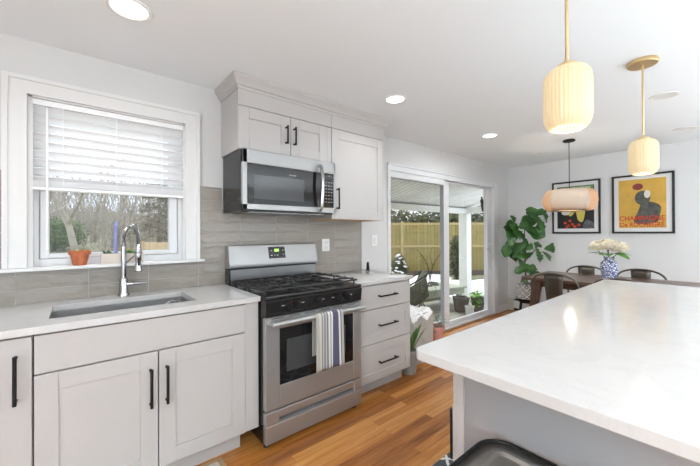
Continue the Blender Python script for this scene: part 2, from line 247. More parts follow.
# ------------------------------------------------------------------ mesh helpers
WL = {}
class B:
    def __init__(s): s.bm = bmesh.new()
    def box(s, x0, x1, y0, y1, z0, z1, bev=0, seg=1):
        ret = bmesh.ops.create_cube(s.bm, size=1)
        v = ret['verts']
        for q in v: q.co = Vector((x0 + (q.co.x + .5) * (x1 - x0), y0 + (q.co.y + .5) * (y1 - y0), z0 + (q.co.z + .5) * (z1 - z0)))
        if bev:
            ed = list({e for q in v for e in q.link_edges}); bmesh.ops.bevel(s.bm, geom=ed, offset=bev, segments=seg, affect='EDGES', profile=.5)
        return s
    def tube(s, pts, r, n=8, closed=False, cap=True):
        pts = [Vector(p) for p in pts]; rs = r if isinstance(r, (list, tuple)) else [r] * len(pts)
        rings = []; k = len(pts); ref = None
        for i, p in enumerate(pts):
            if closed: t = pts[(i + 1) % k] - pts[i - 1]
            else: t = pts[min(i + 1, k - 1)] - pts[max(i - 1, 0)]
            t = t.normalized() if t.length > 1e-9 else Vector((0, 0, 1))
            if ref is None: ref = t.orthogonal().normalized()
            ref = ref - t * ref.dot(t)
            ref = ref.normalized() if ref.length > 1e-6 else t.orthogonal().normalized()
            b = t.cross(ref)
            rings.append([s.bm.verts.new(p + (ref * math.cos(2 * PI * j / n) + b * math.sin(2 * PI * j / n)) * rs[i]) for j in range(n)])
        for i in range(k if closed else k - 1):
            a, c = rings[i], rings[(i + 1) % k]
            for j in range(n): s.bm.faces.new((a[j], a[(j + 1) % n], c[(j + 1) % n], c[j]))
        if cap and not closed and n > 2:
            s.bm.faces.new(rings[0][::-1]); s.bm.faces.new(rings[-1])
        return s
    def cyl(s, p0, p1, r, n=24, r1=None): return s.tube([p0, p1], [r, r if r1 is None else r1], n)
    def lathe(s, prof, c=(0, 0, 0), n=32, wob=None):
        c = Vector(c); rings = []
        for (r, z) in prof:
            if r < 1e-5: rings.append([s.bm.verts.new(c + Vector((0, 0, z)))])
            else: rings.append([s.bm.verts.new(c + Vector((math.cos(2 * PI * j / n) * r * (1 + (wob(j) if wob else 0)), math.sin(2 * PI * j / n) * r * (1 + (wob(j) if wob else 0)), z))) for j in range(n)])
        for a, b in zip(rings, rings[1:]):
            for j in range(n):
                q = [a[j % len(a)], a[(j + 1) % len(a)], b[(j + 1) % len(b)], b[j % len(b)]]
                u = []
                for x in q:
                    if x not in u: u.append(x)
                if len(u) > 2: s.bm.faces.new(u)
        return s
    def prism(s, poly, plane, d0, d1):
        # poly in 2 axes, extruded along the third; plane 'xz' -> along y, 'yz' -> along x, 'xy' -> along z
        def P(a, b, d): return {'xz': (a, d, b), 'yz': (d, a, b), 'xy': (a, b, d)}[plane]
        A = [s.bm.verts.new(P(a, b, d0)) for a, b in poly]; D = [s.bm.verts.new(P(a, b, d1)) for a, b in poly]; n = len(poly)
        s.bm.faces.new(A); s.bm.faces.new(D[::-1])
        for i in range(n): s.bm.faces.new((A[i], D[i], D[(i + 1) % n], A[(i + 1) % n]))
        return s
    def ball(s, c, r, sub=2):
        ret = bmesh.ops.create_icosphere(s.bm, subdivisions=sub, radius=1); r = (r, r, r) if isinstance(r, (int, float)) else r
        for v in ret['verts']: v.co = Vector(c) + Vector((v.co.x * r[0], v.co.y * r[1], v.co.z * r[2]))
        return s
    def face(s, pts): s.bm.faces.new([s.bm.verts.new(p) for p in pts]); return s
    def obj(s, name, m, parent=None, smooth=True, ang=35, recalc=True):
        if recalc: bmesh.ops.recalc_face_normals(s.bm, faces=s.bm.faces)
        me = bpy.data.meshes.new(name); w = WL.get(parent, Vector((0, 0, 0)))
        for v in s.bm.verts: v.co -= w
        s.bm.to_mesh(me); s.bm.free()
        me.materials.append(m if not isinstance(m, str) else M[m])
        if smooth:
            for p in me.polygons: p.use_smooth = True
            me.set_sharp_from_angle(angle=math.radians(ang))
        o = bpy.data.objects.new(name, me); C.objects.link(o)
        if parent: o.parent = parent
        WL[o] = w.copy()
        return o
def recentre(o, loc):
    # move a one-mesh thing's origin to its base
    loc = Vector(loc)
    for v in o.data.vertices: v.co -= loc
    o.location = loc; WL[o] = loc; return o
def tag(o, label, cat, group=None, kind=None):
    o['label'] = label; o['category'] = cat
    if group: o['group'] = group
    if kind: o['kind'] = kind
    return o
def thing(name, loc, label, cat, group=None):
    o = bpy.data.objects.new(name, None); C.objects.link(o); o.location = loc; o.empty_display_size = .1
    WL[o] = Vector(loc); tag(o, label, cat, group); return o
def struct(o): o['kind'] = 'structure'; return o
def sthing(name, loc=(0, 0, 0)):
    o = bpy.data.objects.new(name, None); C.objects.link(o); o.location = loc; WL[o] = Vector(loc); o['kind'] = 'structure'; return o
def copy_tree(o, parent=None):
    c = o.copy(); C.objects.link(c)
    if parent: c.parent = parent
    for ch in list(o.children): copy_tree(ch, c)
    return c
def at(u, v, t):   # a point at depth t of the measured picture (used to take measurements)
    return CAM + (F_ + R_ * ((u - 350) / 326.037) - U_ * ((v - 231.159) / 326.037)) * t
def spline(pts, n=6):
    pts = [Vector(p) for p in pts]; out = []
    for i in range(len(pts) - 1):
        p0 = pts[max(i - 1, 0)]; p1 = pts[i]; p2 = pts[i + 1]; p3 = pts[min(i + 2, len(pts) - 1)]
        for k in range(n):
            t = k / n
            out.append(.5 * ((2 * p1) + (p2 - p0) * t + (2 * p0 - 5 * p1 + 4 * p2 - p3) * t * t + (3 * p1 - p0 - 3 * p2 + p3) * t ** 3))
    out.append(pts[-1]); return out

# ------------------------------------------------------------------ room shell
H = 2.357; XB = 5.5515; XL = -2.6; YB = -5.6; TW = .16
DX0, DX1, DZ = 2.655, 5.02, 2.015         # patio door opening
WX0, WX1, WZ0, WZ1 = -.205, .588, 1.105, 2.06   # kitchen window opening
def wall_holes_y(name, y0, y1, x0, x1, holes):
    b = B(); xs = x0
    for (a, c, z0, z1) in sorted(holes):
        b.box(xs, a, y0, y1, 0, H)
        if z0 > 0: b.box(a, c, y0, y1, 0, z0)
        b.box(a, c, y0, y1, z1, H); xs = c
    b.box(xs, x1, y0, y1, 0, H)
    return struct(b.obj(name, 'wall', smooth=False))
wall_holes_y('wall_kitchen', 0, TW, XL, XB + TW, [(WX0, WX1, WZ0, WZ1), (DX0, DX1 + .015, 0, DZ)])
struct(B().box(XB, XB + TW, YB, 0, 0, H).obj('wall_dining', mat('lightened_wall_paint', (.79, .80, .805), .85, bump=.03, bscale=220), smooth=False))  # same wall paint, lightened to make up for weak light on this wall
wall_holes_y('wall_back', YB - TW, YB, XL - TW, XB + TW, [(-2.2, 1.0, .3, 2.2), (1.5, 5.0, .1, 2.2)])
b = B(); b.box(XL - TW, XL, YB, -4.6, 0, H); b.box(XL - TW, XL, -4.6, -2.6, 0, .8); b.box(XL - TW, XL, -4.6, -2.6, 2.1, H); b.box(XL - TW, XL, -2.6, TW, 0, H)
struct(b.obj('wall_left', 'wall', smooth=False))
struct(B().box(XL - TW, XB + TW, YB - TW, TW, -.15, 0).obj('floor', 'floor', smooth=False))
struct(B().box(XL - TW, XB + TW, YB - TW, TW, H, H + .15).obj('ceiling', 'ceil', smooth=False))
# windows added behind the viewer, unseen, to let in more light
for n, (a, c, z0, z1) in enumerate([(-2.2, 1.0, .3, 2.2), (1.5, 5.0, .1, 2.2)]):
    w = sthing('window_%d' % (n + 2), (a, YB, z0)); f = B(); mid = (a + c) / 2
    for x0, x1 in ((a, a + .06), (mid - .04, mid + .04), (c - .06, c)): f.box(x0, x1, YB - .12, YB - .04, z0, z1)
    for q0, q1 in ((z0, z0 + .06), (z1 - .06, z1)): f.box(a + .06, c - .06, YB - .12, YB - .04, q0, q1)
    f.obj('window_frame', 'vinyl', w); B().box(a + .06, c - .06, YB - .085, YB - .08, z0 + .06, z1 - .06).obj('pane', 'glass', w)
w = sthing('window_4', (XL, -3.6, .8)); f = B()
for y0, y1 in ((-4.6, -4.54), (-3.64, -3.56), (-2.66, -2.6)): f.box(XL - .12, XL - .04, y0, y1, .8, 2.1)
for q0, q1 in ((.8, .86), (2.04, 2.1)): f.box(XL - .12, XL - .04, -4.54, -2.66, q0, q1)
f.obj('window_frame', 'vinyl', w); B().box(XL - .085, XL - .08, -4.54, -2.66, .86, 2.04).obj('pane', 'glass', w)
# baseboards
struct(B().box(5.14, XB - .001, -.016, -.0005, 0, .10, .003).obj('baseboard_kitchen', 'trim'))
struct(B().box(XB - .016, XB - .0005, YB, -2.75, 0, .10, .003).obj('baseboard_dining', 'trim'))
# backsplash: tiles laid on the wall, left of and right of and below the window
b = B(); b.box(-1.6, -.3045, -.011, -.0005, .9145, 1.632); b.box(-.3045, .671, -.011, -.0005, .9145, 1.092); b.box(.671, .83, -.011, -.0005, .9145, 1.632); b.box(.83, 2.232, -.011, -.0005, .9145, 1.47)
struct(b.obj('backsplash', 'tile', smooth=False))
# ------------------------------------------------------------------ kitchen window
w = sthing('window_1', (.19, 0, 1.1))
def casing(x0, x1, z0, z1, cw, name, par, y=0):
    b = B()
    for a, d in ((0, .018), (.012, .024), (.065, .028)):
        pass
    # stepped profile, mitred as three nested frames
    for (o0, o1, d) in ((0, .022, .03), (.022, .07, .02), (.07, cw, .026)):
        b.box(x0 + o0, x0 + o1, y - d, y - .0005, z0, z1 - o0); b.box(x1 - o1, x1 - o0, y - d, y - .0005, z0, z1 - o0); b.box(x0 + o1, x1 - o1, y - d, y - .0005, z1 - o1, z1 - o0)
    return b.obj(name, 'trim', par, smooth=False)
casing(-.302, .672, 1.111, 2.15, .094, 'casing', w)
B().box(-.318, .695, -.062, .06, 1.093, 1.111, .004, 2).obj('sill', 'trim', w)
b = B(); b.box(WX0, WX0 + .018, .0, .13, 1.111, WZ1); b.box(WX1 - .018, WX1, 0, .13, 1.111, WZ1); b.box(WX0, WX1, 0, .13, WZ1 - .012, WZ1); b.obj('jamb', 'trim', w, smooth=False)
b = B(); fx0, fx1, fz0, fz1 = WX0 + .018, WX1 - .018, 1.111, WZ1 - .012
gx0, gx1, gz0, gz1 = -.123, .493, 1.18, 1.60
b.box(fx0, -.166, .055, .12, fz0, fz1); b.box(.546, fx1, .055, .12, fz0, fz1); b.box(-.166, .546, .055, .12, fz0, 1.15); b.box(-.166, .546, .055, .12, 2.0, fz1); b.obj('window_frame', 'vinyl', w, smooth=False)
b = B(); b.box(-.164, gx0, .06, .11, 1.152, 1.998, .004); b.box(gx1, .544, .06, .11, 1.152, 1.998, .004); b.box(gx0, gx1, .06, .11, 1.152, gz0, .004); b.box(gx0, gx1, .06, .11, 1.556, 1.606, .004); b.box(gx0, gx1, .06, .11, 1.96, 1.998, .004); b.obj('sash', 'vinyl', w)
b = B(); b.box(gx0, gx1, .085, .09, gz0, 1.556); b.box(gx0, gx1, .085, .09, 1.606, 1.96); b.obj('pane', 'glass', w, smooth=False)
b = B(); b.tube([(gx0, .083, gz0), (gx1, .083, gz0), (gx1, .083, 1.556), (gx0, .083, 1.556)], .0035, 4, True); b.obj('glazing_gasket', 'vinyl_d', w)
# venetian blind
bl = thing('venetian_blind', (.19, .03, 2.0), 'white two-inch slatted venetian blind, half lowered over the kitchen window', 'blind')
B().box(-.2, .583, .004, .052, 2.012, 2.046, .003).obj('head_rail', 'blind', bl)
for k in range(9):
    z = 1.990 - k * .0487; b = B(); pr = []
    for j in range(7):
        t = j / 6 - .5; pr.append((.028 + t * .046, z - t * .032 + .004 * (1 - 4 * t * t)))
    pr2 = [(a, c - .003) for a, c in reversed(pr)]
    b.prism(pr + pr2, 'yz', -.198, .581); b.obj('slat', 'blind', bl)
b = B()
for k in range(8): b.box(-.198, .581, .004, .052, 1.561 + k * .0042, 1.5638 + k * .0042)
b.obj('slat_stack', 'blind', bl, smooth=False)
B().box(-.2, .583, .003, .053, 1.54, 1.559, .004).obj('bottom_rail', 'blind', bl)
for x in (-.06, .19, .44):
    b = B(); b.tube([(x, .006, 2.012), (x, .003, 1.56)], .0016, 5); b.tube([(x, .051, 2.012), (x, .053, 1.56)], .0016, 5); b.obj('ladder_cord', 'blind', bl)
b = B(); b.tube([(-.128, -.012, 1.995), (-.128, -.016, 1.215)], .0055, 8); b.ball((-.128, -.016, 1.212), (.008, .008, .014)); b.obj('tilt_wand', 'blind', bl)
# ------------------------------------------------------------------ sliding patio door (in the wall)
d = sthing('door_1', (3.85, 0, 0))
b = B(); b.box(DX0 - .03, DX0 + .012, -.012, .15, 0, DZ + .03); b.box(DX1, DX1 + .03, -.022, .15, 0, DZ + .03); b.box(DX0 + .012, DX1, -.012, .15, 1.985, DZ + .03)
b.box(DX1 + .03, DX1 + .115, -.022, -.0005, 0, DZ + .03); b.box(DX0 - .03, DX1 + .115, -.022, -.0005, DZ + .03, DZ + .05); b.obj('door_frame', 'vinyl', d, smooth=False)
b = B(); b.box(DX0 + .012, DX1, -.01, .15, .001, .03, .004); b.obj('sill', 'vinyl', d)
B().box(DX0, DX1 + .1, -.05, -.011, .001, .012, .003).obj('threshold', mat('oak_threshold', (.30, .14, .06), .5, var=.2), d)
def panel(x0, x1, gx0, gx1, gz0, gz1, y0, y1, m, name, mt):
    p = B(); p.box(x0, gx0, y0, y1, .032, 1.983, .004); p.box(gx1, x1, y0, y1, .032, 1.983, .004); p.box(gx0, gx1, y0, y1, .032, gz0, .004); p.box(gx0, gx1, y0, y1, gz1, 1.983, .004)
    o = p.obj(name, 'vinyl', d); B().box(gx0, gx1, (y0 + y1) / 2 - .003, (y0 + y1) / 2 + .003, gz0, gz1).obj('pane', mt, o, smooth=False); return o
# dimensions grow a little with depth behind the wall plane
lp = panel(2.668, 3.88, 2.72, 3.80, .10, 1.945, .088, .128, M['vinyl'], 'door_panel', 'screen')
rp = panel(3.74, 5.0185, 3.862, 4.908, .085, 1.955, .03, .07, M['vinyl'], 'door_panel', 'glass')
B().box(3.735, 3.7395, .03, .086, .04, 1.98).obj('weatherstrip', 'vinyl_d', rp)
b = B(); b.box(DX0 + .012, 3.72, .0, .03, 1.915, 1.985, .004); b.obj('screen_track', 'vinyl', d)
B().box(DX0 + .012, 3.72, .024, .0299, 1.906, 1.915).obj('track_gasket', 'vinyl_d', d)
b = B(); b.tube(spline([(4.955, .028, .93), (4.955, -.015, .945), (4.955, -.018, 1.02), (4.955, -.015, 1.095), (4.955, .028, 1.11)]), .011, 8); b.box(4.935, 4.975, .022, .031, .91, 1.13, .004); b.obj('door_handle', 'vinyl', rp)
b = B(); b.box(4.90, 4.915, .02, .031, 1.0, 1.05, .002); b.obj('latch', 'steel_d', rp)
# ------------------------------------------------------------------ ceiling fittings
def can(x, y, m, r, label, watts=None, spread=135, grp='recessed ceiling lights'):
    t = thing('recessed_light', (x, y, H), label, 'ceiling light', grp)
    b = B(); b.lathe([(r, -.0005), (r, -.006), (r * .93, -.008), (r * .80, -.005), (r * .78, -.0008)], (x, y, H), 40); b.obj('trim_ring', 'plate', t)
    b = B(); b.lathe([(0, -.002), (r * .795, -.002), (r * .795, -.0007), (0, -.0007)], (x, y, H), 40); b.obj('diffuser', m, t)
    if m == 'lamp':
        l = bpy.data.lights.new('downlight_lamp', 'AREA'); l.shape = 'DISK'; l.size = .14; l.energy = watts or CAN_W; l.spread = math.radians(spread); l.color = (.95, .98, 1.0)
        lo = bpy.data.objects.new('downlight_lamp', l); C.objects.link(lo); lo.parent = t; lo.location = (0, 0, -.012)
can(.19, -.65, 'lamp', .095, 'lit recessed light in the ceiling above the sink counter, nearest to the viewer', 3.2)
can(1.95, -.735, 'lamp', .085, 'lit recessed light in the ceiling in front of the tall upper cabinet')
can(3.49, -.73, 'lamp', .085, 'lit recessed light in the ceiling in front of the patio door, farthest lit one', 8.0, 172)
can(4.80, -.76, 'lampoff', .085, 'unlit recessed light in the ceiling in the corner over the fig plant')
can(3.54, -2.12, 'lampoff', .09, 'unlit recessed light in the ceiling just behind the brass pendant canopy')
can(4.85, -2.14, 'lampoff', .095, 'unlit recessed light near the dining wall, above the ochre poster')
for x, y in ((.0, -4.2), (1.6, -4.2), (3.2, -4.2), (4.7, -4.2), (-1.5, -4.4)):  # downlights added out of view, bounced off the pale rug
    can(x, y, 'lamp', .085, 'added lit recessed light in the ceiling behind the viewer, unseen', ADDED_CAN_W)
# ------------------------------------------------------------------ cabinets
def shaker(b, x0, x1, z0, z1, y, th=.02, st=.06, rec=.007, bev=.0012):
    yf = y - th
    b.box(x0, x0 + st, yf, y, z0, z1, bev); b.box(x1 - st, x1, yf, y, z0, z1, bev)
    b.box(x0 + st, x1 - st, yf, y, z0, z0 + st, bev); b.box(x0 + st, x1 - st, yf, y, z1 - st, z1, bev); b.box(x0 + st - .002, x1 - st + .002, yf + rec, y - .002, z0 + st - .002, z1 - st + .002)
    return b
def bar(p0, p1, out, par, r=.0068):
    p0 = Vector(p0); p1 = Vector(p1); o = Vector(out) * .032; dirv = (p1 - p0).normalized()
    b = B(); b.tube([p0 + o - dirv * .003, p1 + o + dirv * .003], r, 8)
    for p in (p0 + dirv * .008, p1 - dirv * .008): b.tube([p, p + o], [.0075, .0055], 8)
    return b.obj('handle', 'blackm', par)
YC = -.602   # carcass front; doors 20 mm proud
CF = (0, -1, 0)
t = thing('sink_base_cabinet', (.31, -.3, 0), 'white shaker base cabinet under the sink, with a false drawer front over two doors', 'cabinet')
b = B(); b.box(-.138, .757, YC, -.013, .108, .12); b.box(-.138, -.12, YC, -.013, .12, .878); b.box(.739, .757, YC, -.013, .12, .878); b.box(-.12, .739, -.03, -.013, .12, .878); b.box(-.12, .739, YC, YC + .018, .68, .74); b.box(-.12, .739, YC, YC + .018, .85, .878); b.box(-.138, .757, -.54, -.52, 0, .108); b.obj('carcass', 'cab', t, smooth=False)
B().box(-.137, .757, YC - .02, YC - .001, .713, .872, .0015).obj('false_drawer_front', 'cab', t)
for x0, x1, hx in ((-.137, .3095, .278), (.3145, .757, .348)):
    dd = shaker(B(), x0, x1, .122, .706, YC - .001, st=.076).obj('door', 'cab', t); bar((hx, YC - .021, .446), (hx, YC - .021, .627), CF, dd)
t = thing('base_cabinet', (-.43, -.3, 0), 'white shaker base cabinet with one tall black-handled door, left of the sink cabinet', 'cabinet')
B().box(-.75, -.142, YC, -.013, .108, .878).box(-.75, -.142, -.54, -.52, 0, .108).obj('carcass', 'cab', t, smooth=False)
dd = shaker(B(), -.748, -.1435, .122, .872, YC - .001, st=.088).obj('door', 'cab', t); bar((-.19, YC - .021, .617), (-.19, YC - .021, .806), CF, dd)
t = thing('filler_panel', (.8, -.5, .11), 'narrow white filler panel between the sink cabinet and the range', 'panel')
B().box(.7585, .843, -.615, -.02, .12, .878, .001).obj('panel', 'cab', t)
t = thing('drawer_cabinet', (1.93, -.3, 0), 'white three-drawer base cabinet to the right of the range', 'cabinet')
b = B(); b.box(1.615, 2.253, YC, -.013, .108, .878); b.box(1.615, 2.23, -.54, -.013, 0, .108); b.obj('carcass', 'cab', t, smooth=False)
for z0, z1, flat in ((.686, .872, 1), (.412, .680, 0), (.112, .406, 0)):
    dr = B()
    if flat: dr.box(1.618, 2.2525, YC - .021, YC - .001, z0, z1, .0015)
    else: shaker(dr, 1.618, 2.2525, z0, z1, YC - .001, st=.066)
    o = dr.obj('drawer', 'cab', t); zz = (z0 + z1) / 2 + (.004 if z0 > .2 else -.005); bar((1.856, YC - .021, zz), (2.058, YC - .021, zz), CF, o)
# countertops
def slab(name, x0, x1, y0, y1, z0, z1, label, hole=None):
    b = B()
    if hole:
        a, c, e, f = hole
        b.box(x0, a, y0, y1, z0, z1, .002); b.box(c, x1, y0, y1, z0, z1, .002); b.box(a, c, y0, e, z0, z1, .002); b.box(a, c, f, y1, z0, z1, .002)
    else: b.box(x0, x1, y0, y1, z0, z1, .002)
    return b
def slab_hole(x0, x1, y0, y1, z0, z1, a, c, e, f):
    b = B(); bm = b.bm
    def ring(z, rect): return [bm.verts.new((x, y, z)) for x, y in ((rect[0], rect[2]), (rect[1], rect[2]), (rect[1], rect[3]), (rect[0], rect[3]))]
    O = (x0, x1, y0, y1); I = (a, c, e, f)
    ot, it, ob, ib = ring(z1, O), ring(z1, I), ring(z0, O), ring(z0, I)
    for i in range(4):
        j = (i + 1) % 4
        bm.faces.new((ot[i], ot[j], it[j], it[i])); bm.faces.new((ob[j], ob[i], ib[i], ib[j])); bm.faces.new((ob[i], ob[j], ot[j], ot[i])); bm.faces.new((ib[j], ib[i], it[i], it[j]))
    return b
ct = slab_hole(-.78, .8445, -.643, -.0125, .884, .914, -.098, .522, -.505, -.155).obj('countertop', 'quartz', smooth=False)
tag(ct, 'white quartz worktop around the sink, left of the range', 'countertop')
ct2 = B().box(1.6135, 2.272, -.643, -.0125, .884, .914, .003, 2).obj('countertop', 'quartz'); tag(ct2, 'short white quartz worktop over the drawers, right of the range', 'countertop')
# sink (undermount, open bowl)
t = thing('sink', (.21, -.33, .68), 'undermount stainless steel sink bowl set in the white worktop', 'sink')
b = B(); bm = b.bm
def rr(x0, x1, y0, y1, z, r, n=6):
    out = []
    for cx, cy, a0 in ((x1 - r, y1 - r, 0), (x0 + r, y1 - r, 90), (x0 + r, y0 + r, 180), (x1 - r, y0 + r, 270)):
        for k in range(n + 1):
            a = math.radians(a0 + 90 * k / n); out.append((cx + r * math.cos(a), cy + r * math.sin(a), z))
    return out
loops = [rr(-.125, .549, -.53, -.13, .8835, .04), rr(-.103, .527, -.51, -.15, .8835, .03), rr(-.103, .527, -.51, -.15, .878, .03), rr(-.095, .519, -.502, -.158, .70, .03), rr(-.075, .5, -.48, -.178, .684, .03)]
vs = [[bm.verts.new(p) for p in l] for l in loops]
for a, c in zip(vs, vs[1:]):
    for i in range(len(a)): bm.faces.new((a[i], a[(i + 1) % len(a)], c[(i + 1) % len(a)], c[i]))
bm.faces.new(vs[-1]); b.obj('bowl', 'sink', t, recalc=False)
B().lathe([(0, .002), (.035, .002), (.044, .005), (.05, .001), (.05, 0)], (.40, -.33, .6845), 32).obj('drain', 'chrome', t)
# sink caddy glimpsed at the right end of the bowl
t = thing('sink_strainer', (.46, -.24, .69), 'dark round sink strainer basket at the right end of the sink bowl', 'strainer')
b = B(); b.lathe([(.03, 0), (.05, .09), (.052, .16), (.048, .16), (.046, .09), (.0, .004)], (.455, -.225, .6855), 24); b.obj('basket', 'steel_d', t)
b = B(); b.tube(spline([(.405, -.225, .84), (.43, -.225, .868), (.455, -.225, .874), (.48, -.225, .868), (.505, -.225, .84)]), .004, 6); b.obj('handle', 'chrome', t)
# faucet
fx, fy = .218, -.072
t = thing('kitchen_faucet', (fx, fy, .914), 'tall chrome spring-neck kitchen faucet standing behind the sink', 'faucet')
B().lathe([(0, .0005), (.031, .0005), (.031, .008), (.024, .02), (.022, .10), (.019, .112), (.015, .116), (.0, .118)], (fx, fy, .914), 28).obj('base', 'chrome', t)
B().cyl((fx, fy, 1.03), (fx, fy, 1.215), .0145, 20).obj('riser', 'chrome', t)
arc = spline([(fx, fy, 1.215), (fx + .003, fy - .004, 1.28), (fx + .022, fy - .022, 1.335), (fx + .05, fy - .048, 1.335), (fx + .066, fy - .064, 1.285), (fx + .068, fy - .068, 1.235)], 12)
h = B(); h.tube(arc, .0065, 8); tube_o = h.obj('hose', 'steel_d', t)
h = B()
for i in range(0, len(arc) - 1, 1):
    a, c = arc[i], arc[i + 1]; dv = (c - a).normalized(); o1 = dv.orthogonal().normalized(); o2 = dv.cross(o1)
    h.tube([a + (o1 * math.cos(k * PI / 5) + o2 * math.sin(k * PI / 5)) * .0115 for k in range(10)], .0026, 5, True)
h.obj('spring', 'chrome', t)
hx, hy = fx + .068, fy - .068
b = B(); b.lathe([(.007, .17), (.012, .165), (.017, .13), (.018, .07), (.015, .055), (.021, .02), (.024, .004), (.02, 0), (0, 0)], (hx, hy, 1.065), 24); b.obj('spray_head', 'chrome', t)
B().box(hx - .007, hx + .007, hy - .0215, hy - .014, 1.10, 1.15, .003).obj('spray_trigger', 'blackm', t)
b = B(); b.tube([(fx, fy, 1.10), (hx, hy, 1.18)], .0045, 8); b.lathe([(.021, -.008), (.021, .008), (.0165, .008), (.0165, -.008), (.021, -.008)], (hx, hy, 1.18), 20); b.obj('holder_arm', 'steel_d', t)
b = B(); b.tube([(fx + .015, fy - .005, .985), (fx + .05, fy - .018, .985)], .013, 14); b.tube([(fx + .05, fy - .018, .985), (fx + .118, fy - .04, .987)], [.009, .007], 12); b.obj('handle', 'chrome', t)
# upper cabinets
t = thing('upper_cabinet', (1.22, -.16, 1.86), 'white two-door wall cabinet mounted above the microwave', 'cabinet')
B().box(.8295, 1.6085, -.316, -.0005, 1.862, 2.275).obj('carcass', 'cab', t, smooth=False)
for x0, x1, hx in ((.8305, 1.226, 1.189), (1.230, 1.565, 1.257)):
    dd = shaker(B(), x0, x1, 1.866, 2.158, -.317, st=.076).obj('door', 'cab', t); bar((hx, -.337, 1.953), (hx, -.337, 2.082), CF, dd)
B().box(1.567, 1.6085, -.335, -.317, 1.862, 2.158, .001).obj('face_stile', 'cab', t)
B().box(.8295, 1.6085, -.338, -.317, 2.162, 2.275, .001).obj('frieze', 'cab', t)
t = thing('upper_cabinet', (1.92, -.16, 1.41), 'tall white single-door wall cabinet between the microwave and the patio door', 'cabinet')
b = B(); b.box(1.6105, 2.2215, -.316, -.0005, 1.415, 2.275); b.obj('carcass', 'cab', t, smooth=False)
B().box(1.612, 2.22, -.314, -.02, 1.405, 1.4145).obj('bottom_panel', 'ply', t)
dd = shaker(B(), 1.6125, 2.2195, 1.408, 2.158, -.317, st=.078).obj('door', 'cab', t); bar((1.664, -.337, 1.491), (1.664, -.337, 1.662), CF, dd)
B().box(1.6105, 2.2215, -.338, -.317, 2.162, 2.275, .001).obj('frieze', 'cab', t)
# crown moulding (mitred sweep around both cabinets)
prof = [(0, 2.27), (.006, 2.27), (.008, 2.285), (.018, 2.292), (.022, 2.305), (.036, 2.325), (.044, 2.334), (.046, 2.3565), (0, 2.3565)]
b = B(); bm = b.bm; path = []
for (px, py, dx, dy) in ((.8285, -.0005, -1, 0), (.8285, -.339, -1, -1), (2.2225, -.339, 1, -1), (2.2225, -.0005, 1, 0)):
    path.append([bm.verts.new((px + dx * o, py + dy * o, z)) for o, z in prof])
for a, c in zip(path, path[1:]):
    for i in range(len(prof)): bm.faces.new((a[i], a[(i + 1) % len(prof)], c[(i + 1) % len(prof)], c[i]))
bm.faces.new(path[0]); bm.faces.new(path[-1][::-1])
tag(b.obj('crown_moulding', 'cab', ang=20), 'white crown moulding running along the top of the wall cabinets', 'moulding')
# ------------------------------------------------------------------ microwave
mx0, mx1, mz0, mz1, mf = .8385, 1.6075, 1.4527, 1.8585, -.387
t = thing('microwave_oven', (1.22, -.2, mz0), 'stainless and black over-the-range microwave oven below the wall cabinet', 'microwave')
b = B(); b.box(mx0, mx1, mf + .03, -.0125, mz0 - .012, mz1, .003); b.obj('body', 'black', t)
b = B()
gx0_, gx1_, gz0_, gz1_ = .872, 1.445, 1.492, 1.765
b.box(mx0, gx0_, mf, mf + .029, mz0, mz1, .003); b.box(mx0, mx1, mf, mf + .029, gz1_, mz1, .003); b.box(mx0, mx1, mf, mf + .029, mz0, gz0_, .003); b.box(mx1 - .012, mx1, mf, mf + .029, mz0, mz1, .003); b.obj('steel_front', 'steel', t)
dd = B().box(gx0_, gx1_, mf + .004, mf + .029, gz0_, gz1_, .002).obj('door_glass', 'bglass', t)
B().box(.918, 1.315, mf + .0025, mf + .0045, 1.527, 1.693, .001).obj('window', 'wglass', dd)
b = B()
for k, wd in enumerate((.006, .004, .005, .004, .005, .004, .006, .004)): b.box(1.19 + k * .0075, 1.19 + k * .0075 + wd, mf + .003, mf + .0045, 1.712, 1.720)
b.obj('badge', 'grey_plastic', dd)
b = B(); b.tube(spline([(1.447, mf - .002, 1.815), (1.447, mf - .038, 1.79), (1.447, mf - .055, 1.65), (1.447, mf - .038, 1.49), (1.447, mf - .002, 1.465)], 8), .0135, 10); b.obj('handle', 'chrome', t)
cp = B().box(1.4455, mx1 - .0125, mf + .003, mf + .029, gz0_, gz1_, .002).obj('control_panel', 'bglass', t)
for r in range(7):
    for c in range(4): B().box(1.487 + c * .026, 1.501 + c * .026, mf + .0015, mf + .0035, 1.535 + r * .026, 1.541 + r * .026).obj('key', 'grey_plastic', cp, smooth=False)
B().box(1.49, 1.58, mf + .0015, mf + .0035, 1.725, 1.748).obj('display', 'wglass', cp)
b = B(); b.box(.90, 1.54, mf + .05, -.05, mz0 - .016, mz0 - .0122); b.obj('underside_grille', 'steel_d', t)
